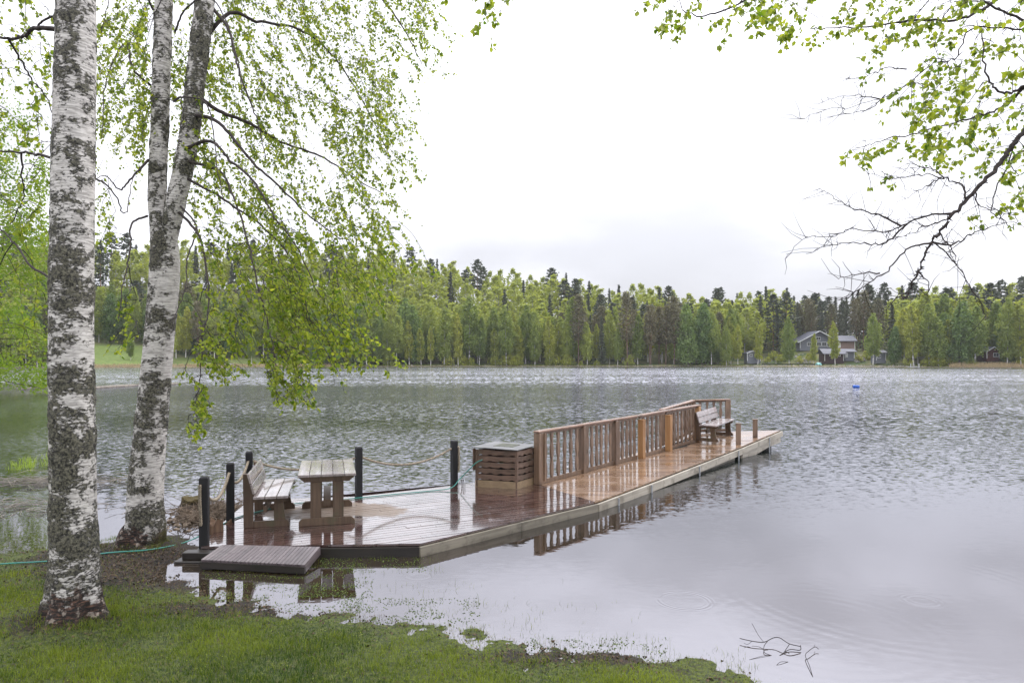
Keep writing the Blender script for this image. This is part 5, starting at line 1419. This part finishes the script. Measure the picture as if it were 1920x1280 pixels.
for k in range(110):     # rough knobs of moss along the bare limb
    i = F3.r.integers(12, len(main)); q = main[i]; d = F3.r.normal(0, 1, 3); d /= np.linalg.norm(d)
    F3.paths.append(np.array([q, q + d * F3.r.uniform(.018, .034)])); F3.rads.append(np.array([.007, .003]))
n_bare = len(F3.nodes)
# leafy limbs
F3.nodes = [F3.nodes[0][:14]] + F3.nodes[-4:-3]
F3.limb(lp((2100, -120, 5.4), (1960, -60, 5.4), (1860, 5, 5.4), (1800, 35, 5.4), (1700, 40, 5.5), (1600, 52, 5.6), (1520, 55, 5.6)), .02, .004)
F3.limb(lp((2000, -160, 5.6), (1800, -120, 5.7), (1600, -60, 5.7), (1450, -20, 5.6), (1330, 30, 5.5), (1280, 20, 5.4)), .02, .004)
F3.limb(lp((2090, 110, 5.1), (1990, 140, 5.1), (1925, 160, 5.1), (1880, 175, 5.2), (1850, 140, 5.3), (1840, 60, 5.4)), .018, .005)
F3.limb(lp((1925, 160, 5.1), (1880, 200, 5.2), (1810, 225, 5.3), (1740, 245, 5.4), (1660, 262, 5.5), (1600, 282, 5.5)), .010, .003)
F3.limb(lp((1960, 60, 5.2), (1880, 20, 5.0), (1760, -30, 4.8), (1650, -20, 4.7)), .012, .004)
F3.limb(lp((1990, 240, 5.0), (1900, 300, 5.1), (1860, 390, 5.2), (1905, 430, 5.2)), .008, .003)
F3.limb(lp((1800, -120, 5.7), (1500, -180, 5.6), (1200, -160, 5.4), (1000, -90, 5.3), (930, -40, 5.3)), .014, .004)
for poly, cnt, lv, ln in (
    ([(1500, -60), (1960, -60), (1960, 130), (1700, 110), (1640, 90), (1500, 60)], 78, 15, (.16, .36)),
    ([(1230, -60), (1520, -60), (1500, 40), (1420, 30), (1330, 45), (1240, 20)], 30, 15, (.16, .34)),
    ([(1400, 10), (1500, 10), (1490, 80), (1420, 60)], 5, 14, (.12, .2)), ([(1470, 40), (1500, 40), (1500, 100), (1475, 110)], 3, 13, (.12, .2)),
    ([(1240, 10), (1290, 10), (1290, 60), (1240, 60)], 6, 14, (.10, .18)),
    ([(1720, 110), (1960, 110), (1960, 330), (1820, 300), (1700, 230), (1680, 180)], 66, 15, (.15, .34)),
    ([(1640, 240), (1800, 240), (1780, 300), (1640, 290)], 14, 13, (.12, .25)), ([(1590, 275), (1640, 270), (1640, 290), (1590, 290)], 4, 11, (.10, .18)),
    ([(1870, 320), (1960, 320), (1960, 430), (1890, 420)], 13, 13, (.12, .25)), ([(1820, 395), (1860, 395), (1850, 420), (1820, 420)], 2, 8, (.08, .12)),
    ([(1620, 325), (1690, 325), (1690, 345), (1620, 345)], 3, 10, (.1, .16)),
    ([(850, -50), (1000, -50), (980, 5), (930, 30), (865, 5)], 9, 13, (.12, .22)), ([(905, 20), (935, 20), (935, 60), (905, 60)], 3, 12, (.08, .14))):
    xs = [p[0] for p in poly]; ys = [p[1] for p in poly]; k = 0
    while k < cnt:
        px, py = rnd.uniform(min(xs), max(xs)), rnd.uniform(min(ys), max(ys))
        if not in_poly(px, py, poly): continue
        k += 1; p = np.array(atd(px, py, rnd.uniform(4.6, 6.0))); L_ = rnd.uniform(*ln)
        F3.strand(p, np.array([rnd.uniform(-.9, .2), rnd.uniform(-.4, .4), rnd.uniform(-.7, .0)]), L_, int(1.25 * lv * rnd.uniform(.5, 1.4)), .046, .4, .0022)
F3.build(b3, M['leaf'])

# ------------------------------------------------------------------ yellow-green tree overhanging the water on the left
BD = 46.0
lt = thing('birch_tree', 'large yellow-green birch overhanging the water at the left edge', 'tree', ((-25 - 960) / FOC * 46 - 6, 47, .3))
ox, oy, oz = lt.location
FL = Foliage(31)
FL.limb([(ox, oy, -.2), (ox + .3, oy, 5), (ox + .1, oy, 12), (ox, oy, 18)], .34, .05)
C = []; TN = []
r = np.random.default_rng(77)
for k in range(460):
    z = r.uniform(.3, 20.5); ymid = z
    u = z / 20.5
    reach = np.interp(z, [0, 2, 6, 10, 14, 18, 20.5], [9.2, 9.8, 9.8, 9.8, 9.6, 9.0, 6.5])
    an = r.uniform(0, 2 * math.pi); rr = reach * math.sqrt(r.uniform(.15, 1))
    c = np.array([ox + math.cos(an) * rr, oy + math.sin(an) * rr * .6, z])
    if c[0] / c[1] > (92 - 960) / 1280: continue
    m_ = 130; sg = r.uniform(.30, .62)
    C.append(r.normal(size=(m_, 3)) * (sg, sg, sg * 1.3) + c); TN.append(np.clip(r.normal(.5, .18) + r.normal(0, .15, m_), 0, 1))
    if k % 3 == 0:
        a0 = np.array([ox + .2, oy, min(17, max(1, z * .7))]); FL.paths.append(np.array([a0, (a0 + c) / 2 + [0, 0, .6], c])); FL.rads.append(np.array([.08, .04, .015]))
C = np.concatenate(C); ok = C[:, 2] > .12; C = C[ok]; TN = np.concatenate(TN)[ok]
v, f, tn = quads_cloud(C, .145, TN, r=r, aspect=1.2)
tag(np_mesh('leaves', v - np.array(origin(lt)), f, M['leaf_left'], lt, attrs={'tone': ('FACE', tn)}), None, None, None, 'stuff')
FL.build(lt, M['leaf_left'])
# the left bank that carries it
V = []; n_ = 40
for j, (off, z) in enumerate(((0, -.6), (.6, -.1), (1.5, .25), (5, .6), (30, 2.0))):
    for i in range(n_):
        y = 12 + i * 5.5; x = -.755 * y - 1.5 - off - (3.2 if y < 36 else 0) + 1.0 * mn.noise(Vector((y * .11, 1, 0)))
        V.append((x, y, z))
F_ = [(j * n_ + i, (j + 1) * n_ + i, (j + 1) * n_ + i + 1, j * n_ + i + 1) for j in range(4) for i in range(n_ - 1)]
tag(np_mesh('left_bank_terrain', V, F_, plain('bank_undergrowth', (.06, .085, .025), .9, .5, 1.2), smooth=True), 'low overgrown bank at the left edge of the lake', None, None, 'structure')

# ------------------------------------------------------------------ grass
def blades(name, label, P, h, wd, lean, mat, tone, parent=None):
    n = len(P); a = rng.uniform(0, 2 * math.pi, n); X = np.stack([np.cos(a), np.sin(a), np.zeros(n)], 1) * wd[:, None]
    b = rng.uniform(0, 2 * math.pi, n); Ld = np.stack([np.cos(b), np.sin(b), np.zeros(n)], 1) * (lean * h)[:, None]
    up = np.array([0, 0, 1.])
    m1 = P + Ld * .3 + up * (h * .55)[:, None]; tp = P + Ld + up * (h * np.sqrt(np.maximum(.1, 1 - lean ** 2 * .6)))[:, None]
    V = np.stack([P - X, P + X, m1 + X * .75, m1 - X * .75, tp], 1).reshape(-1, 3)
    k = np.arange(n)[:, None] * 5
    F = np.concatenate([k + [0, 1, 2, 3], k + [3, 2, 4, 4]])
    me_f = [tuple(q) for q in (k + [0, 1, 2, 3]).tolist()]
    # tips as degenerate-free quads: split the tip into two very close points
    V = np.stack([P - X, P + X, m1 + X * .75, m1 - X * .75, tp + X * .08, tp - X * .08], 1).reshape(-1, 3)
    k = np.arange(n)[:, None] * 6
    F = np.concatenate([k + [0, 1, 2, 3], k + [3, 2, 4, 5]])
    o = np_mesh(name, V, F, mat, attrs={'tone': ('FACE', np.concatenate([tone, tone]))})
    return tag(o, label, None, None, 'stuff')
def scatter(n, dens):
    P = []; 
    while len(P) < n:
        y = rnd.uniform(4.3, 9.0); x = rnd.uniform(-.80 * y, min(.80 * y, 2.6))
        d = float(shore(x)) - y
        if d < -1.2: continue
        if dens(x, y, max(d, .05)) < rnd.random(): continue
        g_ = gz(x, y)
        if g_ < -.006: continue
        P.append((x, y, g_ - .004, d))
    return np.array(P)
def lawn_d(x, y, d):
    v = .95 - .85 * mudf(x, y); q = mn.noise(Vector((x * 1.3, y * 1.3, 7)))
    if q < -.2: v *= .55
    if d < .25: v *= .45 + 2 * max(0, d)
    # spend most blades close to the camera
    return max(0.03, v) * min(1, (6.6 / y) ** 2)
G = scatter(70000, lawn_d)
n = len(G); q = np.array([mn.noise(Vector((x * 2.2, y * 2.2, 1))) for x, y, _, _ in G]); q2 = np.array([mn.noise(Vector((x * .9, y * .9, 9))) for x, y, _, _ in G])
hh = (.022 + .030 * np.clip(.5 + q, 0, 1.2)) * rng.uniform(.5, 1.35, n) * np.clip(.5 + G[:, 3] * .7, .45, 1.05)
blades('grass', 'short wet green lawn grass on the near bank', G[:, :3], hh, rng.uniform(.0013, .0030, n), rng.uniform(.1, .95, n), M['grass'], np.clip(.42 + .75 * q2 + .45 * q + rng.normal(0, .26, n), 0, 1))
# taller tufts
P = []
for k in range(150):
    y = rnd.uniform(4.6, 6.8); x = rnd.uniform(-.78 * y, 1.6); d = float(shore(x)) - y
    if d < .25 or mudf(x, y) > .5: continue
    for j in range(46): a, b_ = rnd.gauss(x, .045), rnd.gauss(y, .045); P.append((a, b_, gz(a, b_) - .004))
for k in range(26):   # round the thick trunk and below it
    a = rnd.uniform(0, 6.28); x, y = TREE1.x + math.cos(a) * .34, TREE1.y + math.sin(a) * .30
    for j in range(30): u, v_ = rnd.gauss(x, .05), rnd.gauss(y, .05); P.append((u, v_, gz(u, v_) - .004))
P = np.array(P); n = len(P)
blades('grass', 'taller bright tufts of grass standing in the lawn', P, rng.uniform(.035, .085, n), rng.uniform(.0011, .0022, n), rng.uniform(.2, .9, n), M['grass'], np.clip(rng.normal(.6, .25, n), 0, 1))
# dry matted stems
G = scatter(8000, lambda x, y, d: (.25 + .6 * mudf(x, y)) * (.4 if mn.noise(Vector((x * 1.7, y * 1.7, 3))) < 0 else 1))
n = len(G)
blades('dry_grass', 'flattened dry straw between the grass and the mud', G[:, :3] + [0, 0, .004], rng.uniform(.02, .05, n), rng.uniform(.0008, .0018, n), rng.uniform(.9, 1.25, n), M['dry_grass'], rng.uniform(0, 1, n))
# grass standing in the shallow water
W_ = []
for (a0, a1, b0, b1, n_w) in ((600, 800, 1044, 1072, 900), (560, 670, 1062, 1120, 700), (390, 700, 1080, 1150, 1500), (640, 900, 1120, 1170, 900), (980, 1250, 1195, 1255, 700), (0, 90, 930, 1035, 900), (380, 560, 1068, 1085, 300)):
    for _ in range(n_w):
        p = at(rnd.uniform(a0, a1), rnd.uniform(b0, b1), 0)
        if float(shore(p.x)) - p.y < .1 and mn.noise(Vector((p.x * 4, p.y * 5, 8))) > -.18: W_.append((p.x, p.y, .003))
W_ = np.array(W_); v, f, tn = quads_cloud(W_, .014, rng.uniform(0, .5, len(W_)), up_bias=5.0)
tag(np_mesh('floating_weed', v, f, M['grass'], attrs={'tone': ('FACE', tn)}), 'scraps of green weed floating on the shallows by the step', None, None, 'stuff')
P = []; 
def wpatch(px0, px1, py0, py1, n):
    for k in range(n):
        p = at(rnd.uniform(px0, px1), rnd.uniform(py0, py1), 0)
        if float(shore(p.x)) - p.y < .05 and rnd.random() < .5 + mn.noise(Vector((p.x * 3, p.y * 3, 5))) * 1.3: P.append((p.x, p.y, -.012))
wpatch(380, 700, 1066, 1100, 500); wpatch(560, 830, 1042, 1075, 900); wpatch(380, 900, 1090, 1160, 1300); wpatch(640, 1100, 1130, 1210, 1100)
wpatch(1000, 1260, 1190, 1250, 900); wpatch(1200, 1400, 1215, 1275, 500); wpatch(230, 380, 930, 1040, 140); wpatch(430, 1200, 1080, 1180, 160)
wpatch(0, 95, 900, 1040, 260); wpatch(170, 235, 960, 1030, 60); wpatch(1330, 1420, 1245, 1278, 160)
P = np.array(P); n = len(P)
blades('water_grass', 'thin grass blades poking out of the shallow water', P, rng.uniform(.015, .06, n) * rng.choice([.6, 1, 1.7], n, p=[.5, .38, .12]), rng.uniform(.0009, .0018, n), rng.uniform(.1, .9, n), M['grass'], rng.uniform(0, .8, n))
# small green leaves of lawn weeds
G = scatter(2600, lambda x, y, d: .6 if d > .2 else 0); n = len(G)
v, f, tn = quads_cloud(G[:, :3] + np.array([0, 0, .022]), .011, rng.uniform(.4, 1, n), up_bias=3.0)
tag(np_mesh('weeds', v, f, M['grass'], attrs={'tone': ('FACE', tn)}), 'tiny round-leaved weeds scattered through the lawn', None, None, 'stuff')
# dead leaves and bark crumbs on the mud, and crumbs blown onto the boards
G = scatter(5200, lambda x, y, d: .04 + .95 * mudf(x, y)); n = len(G)
v, f, tn = quads_cloud(G[:, :3] + np.array([0, 0, .010]), .022, rng.uniform(0, 1, n), up_bias=2.0)
tag(np_mesh('leaf_litter', v, f, M['litter'], attrs={'tone': ('FACE', tn)}), 'brown dead leaves and bark crumbs on the muddy shore', None, None, 'stuff')
P = []
while len(P) < 170:
    x, y = rnd.uniform(-4, 1.2), rnd.uniform(8.5, 12.6)
    if in_poly(x, y, PA): P.append((x, y, ZA + .006))
P = np.array(P); v, f, tn = quads_cloud(P, .016, rng.uniform(0, 1, len(P)), up_bias=4.0)
tag(np_mesh('leaf_litter', v, f, M['litter'], attrs={'tone': ('FACE', tn)}), 'tiny dark leaf crumbs scattered on the wet platform', None, None, 'stuff')
# litter: bark flakes and twigs on the mud
stalks('twig_litter', 'thin fallen twigs lying on the muddy shore', 240, -4.3, 7.8, .7, .5, .03, .15, .002, M['dead'], .1, z0=.0)
lit = bpy.data.objects['twig_litter']
vv = np.empty(len(lit.data.vertices) * 3, np.float32); lit.data.vertices.foreach_get('co', vv); vv = vv.reshape(-1, 3)
for i in range(len(vv)): vv[i, 2] = vv[i, 2] * .3 + max(0.0, gz(vv[i, 0], vv[i, 1])) + .003
lit.data.vertices.foreach_set('co', vv.ravel()); lit.data.update()
# mossy roots at the forked birch
P = []
for k in range(900):
    a = rnd.uniform(-.9, 4.2); rr = rnd.uniform(.22, .62); P.append((TREE2.x + math.cos(a) * rr, TREE2.y - math.sin(a) * rr * .75, max(0, .13 * (1 - (rr - .22) / .6)) + .015))
P = np.array(P); n = len(P)
blades('moss', 'tufted moss and grass over the roots of the forked birch', P, rng.uniform(.02, .07, n), rng.uniform(.001, .002, n), rng.uniform(.3, 1.1, n), M['grass'], rng.uniform(0, .7, n))
o = thing('root_mound', 'mossy hump of roots at the foot of the forked birch', 'mound', TREE2)
V = []; n_ = 36
for j in range(9):
    u = j / 8
    for k in range(n_):
        a = 2 * math.pi * k / n_; rr = .20 + .62 * u * (1 + .28 * math.sin(3 * a + 1) + .18 * math.sin(5 * a)); x = TREE2.x + .02 + math.cos(a) * rr; y = TREE2.y + math.sin(a) * rr * .75
        V.append((x - TREE2.x, y - TREE2.y, .13 * (1 - u) ** 1.2 - .03 + .04 * mn.noise(Vector((x * 9, y * 9, 0)))))
MB().add(V, [(j * n_ + k, (j + 1) * n_ + k, (j + 1) * n_ + (k + 1) % n_, j * n_ + (k + 1) % n_) for j in range(8) for k in range(n_)]).build('moss_bank', mossy, o, smooth=True)

# floating stems on the left water
stalks('floating_stems', 'pale reed stems drifting on the water left of the thick trunk', 170, -9.6, 13.6, 1.3, .30, .25, .9, .006, M['driftwood'], .02, z0=-.02)
stalks('floating_stems', 'second drift of pale reed stems nearer the left bank', 110, -8.2, 11.2, .9, .28, .25, .7, .006, M['driftwood'], .02, z0=-.02)
P = []
for k in range(26):
    p = at(rnd.uniform(20, 95), rnd.uniform(855, 885), 0)
    for j in range(9): P.append((rnd.gauss(p.x, .05), rnd.gauss(p.y, .05), -.01))
P = np.array(P); n = len(P)
blades('water_plants', 'yellowish water plants beyond the thick trunk', P, rng.uniform(.04, .22, n), rng.uniform(.003, .006, n), rng.uniform(.1, .9, n), M['leaf_left'], rng.uniform(.5, 1, n))

# twig lying in the water at the right
o = thing('fallen_branch', 'bare forked dark branch sticking out of the shallow water at lower right', 'branch', at(1440, 1210, 0))
def wp(px, py, z): return tuple(at(px, py, z))
for pts_, r_ in (([(1387, 1196, .03), (1410, 1201, .03), (1432, 1203, .03), (1450, 1195, .05), (1462, 1195, .06), (1480, 1206, .05), (1501, 1211, .03)], .005),
                 ([(1432, 1203, .03), (1422, 1190, .05), (1410, 1168, .10)], .003), ([(1440, 1200, .04), (1433, 1210, .02), (1433, 1222, .01), (1446, 1228, .0)], .004),
                 ([(1501, 1209, .03), (1500, 1218, .01), (1480, 1217, .01), (1462, 1228, .0)], .005), ([(1480, 1207, .04), (1476, 1213, .02), (1470, 1222, 0)], .004),
                 ([(1410, 1201, .03), (1402, 1207, .01), (1395, 1205, .02)], .0025), ([(1447, 1228, .0), (1430, 1229, .005), (1405, 1236, .0)], .0025), ([(1456, 1246, .0), (1464, 1240, .01), (1478, 1240, 0)], .003)):
    MB().tube(curve([wp(*q) for q in pts_], 5), r_ * .7, 5).build('twig', M['twig'], o, world=True, smooth=True)
o = thing('fallen_branch', 'small bent twig beside the forked branch in the water', 'branch', at(1515, 1225, 0))
for pts_, r_ in (([(1524, 1268, 0), (1517, 1245, .02), (1510, 1228, .02), (1516, 1220, .03), (1528, 1212, .03), (1535, 1216, .02)], .004), ([(1526, 1213, .03), (1528, 1207, .03)], .002)):
    MB().tube(curve([wp(*q) for q in pts_], 5), r_ * .7, 5).build('twig', M['twig'], o, world=True, smooth=True)
o = thing('sapling', 'thin budding sapling rising from the dead stems behind the rope', 'plant', at(410, 960, 0))
for k in range(5):
    x0 = rnd.uniform(-.15, .15); pts_ = [(x0, 0, 0), (x0 + .05, 0, .22), (x0 + .10 + rnd.uniform(-.05, .05), .02, .42), (x0 + .16, .02, .58 + rnd.uniform(-.12, .1))]
    MB().tube(curve(pts_, 4), .003, 4).build('stem', M['dead'], o)
    Pp = curve(pts_, 6)[6:]; v, f, tn = quads_cloud(Pp + rng.normal(0, .012, Pp.shape), .022, rng.uniform(.4, 1, len(Pp)))
    tag(np_mesh('leaves', v, f, M['leaf_left'], o, attrs={'tone': ('FACE', tn)}), None, None, None, 'stuff')

# ------------------------------------------------------------------ haze
t = NT('lake_haze'); pv = t.n('VolumePrincipled', Density=.00014); pv.inputs['Color'].default_value = (.93, .95, 1, 1); pv.inputs['Anisotropy'].default_value = 0.2
t.l(pv.outputs[0], t.out.inputs['Volume'])
hz = MB().box((0, 290, 42), (520, 345, 44.5)).build('haze', t.m)
tag(hz, 'thin pale rain haze over the lake', None, None, 'stuff')
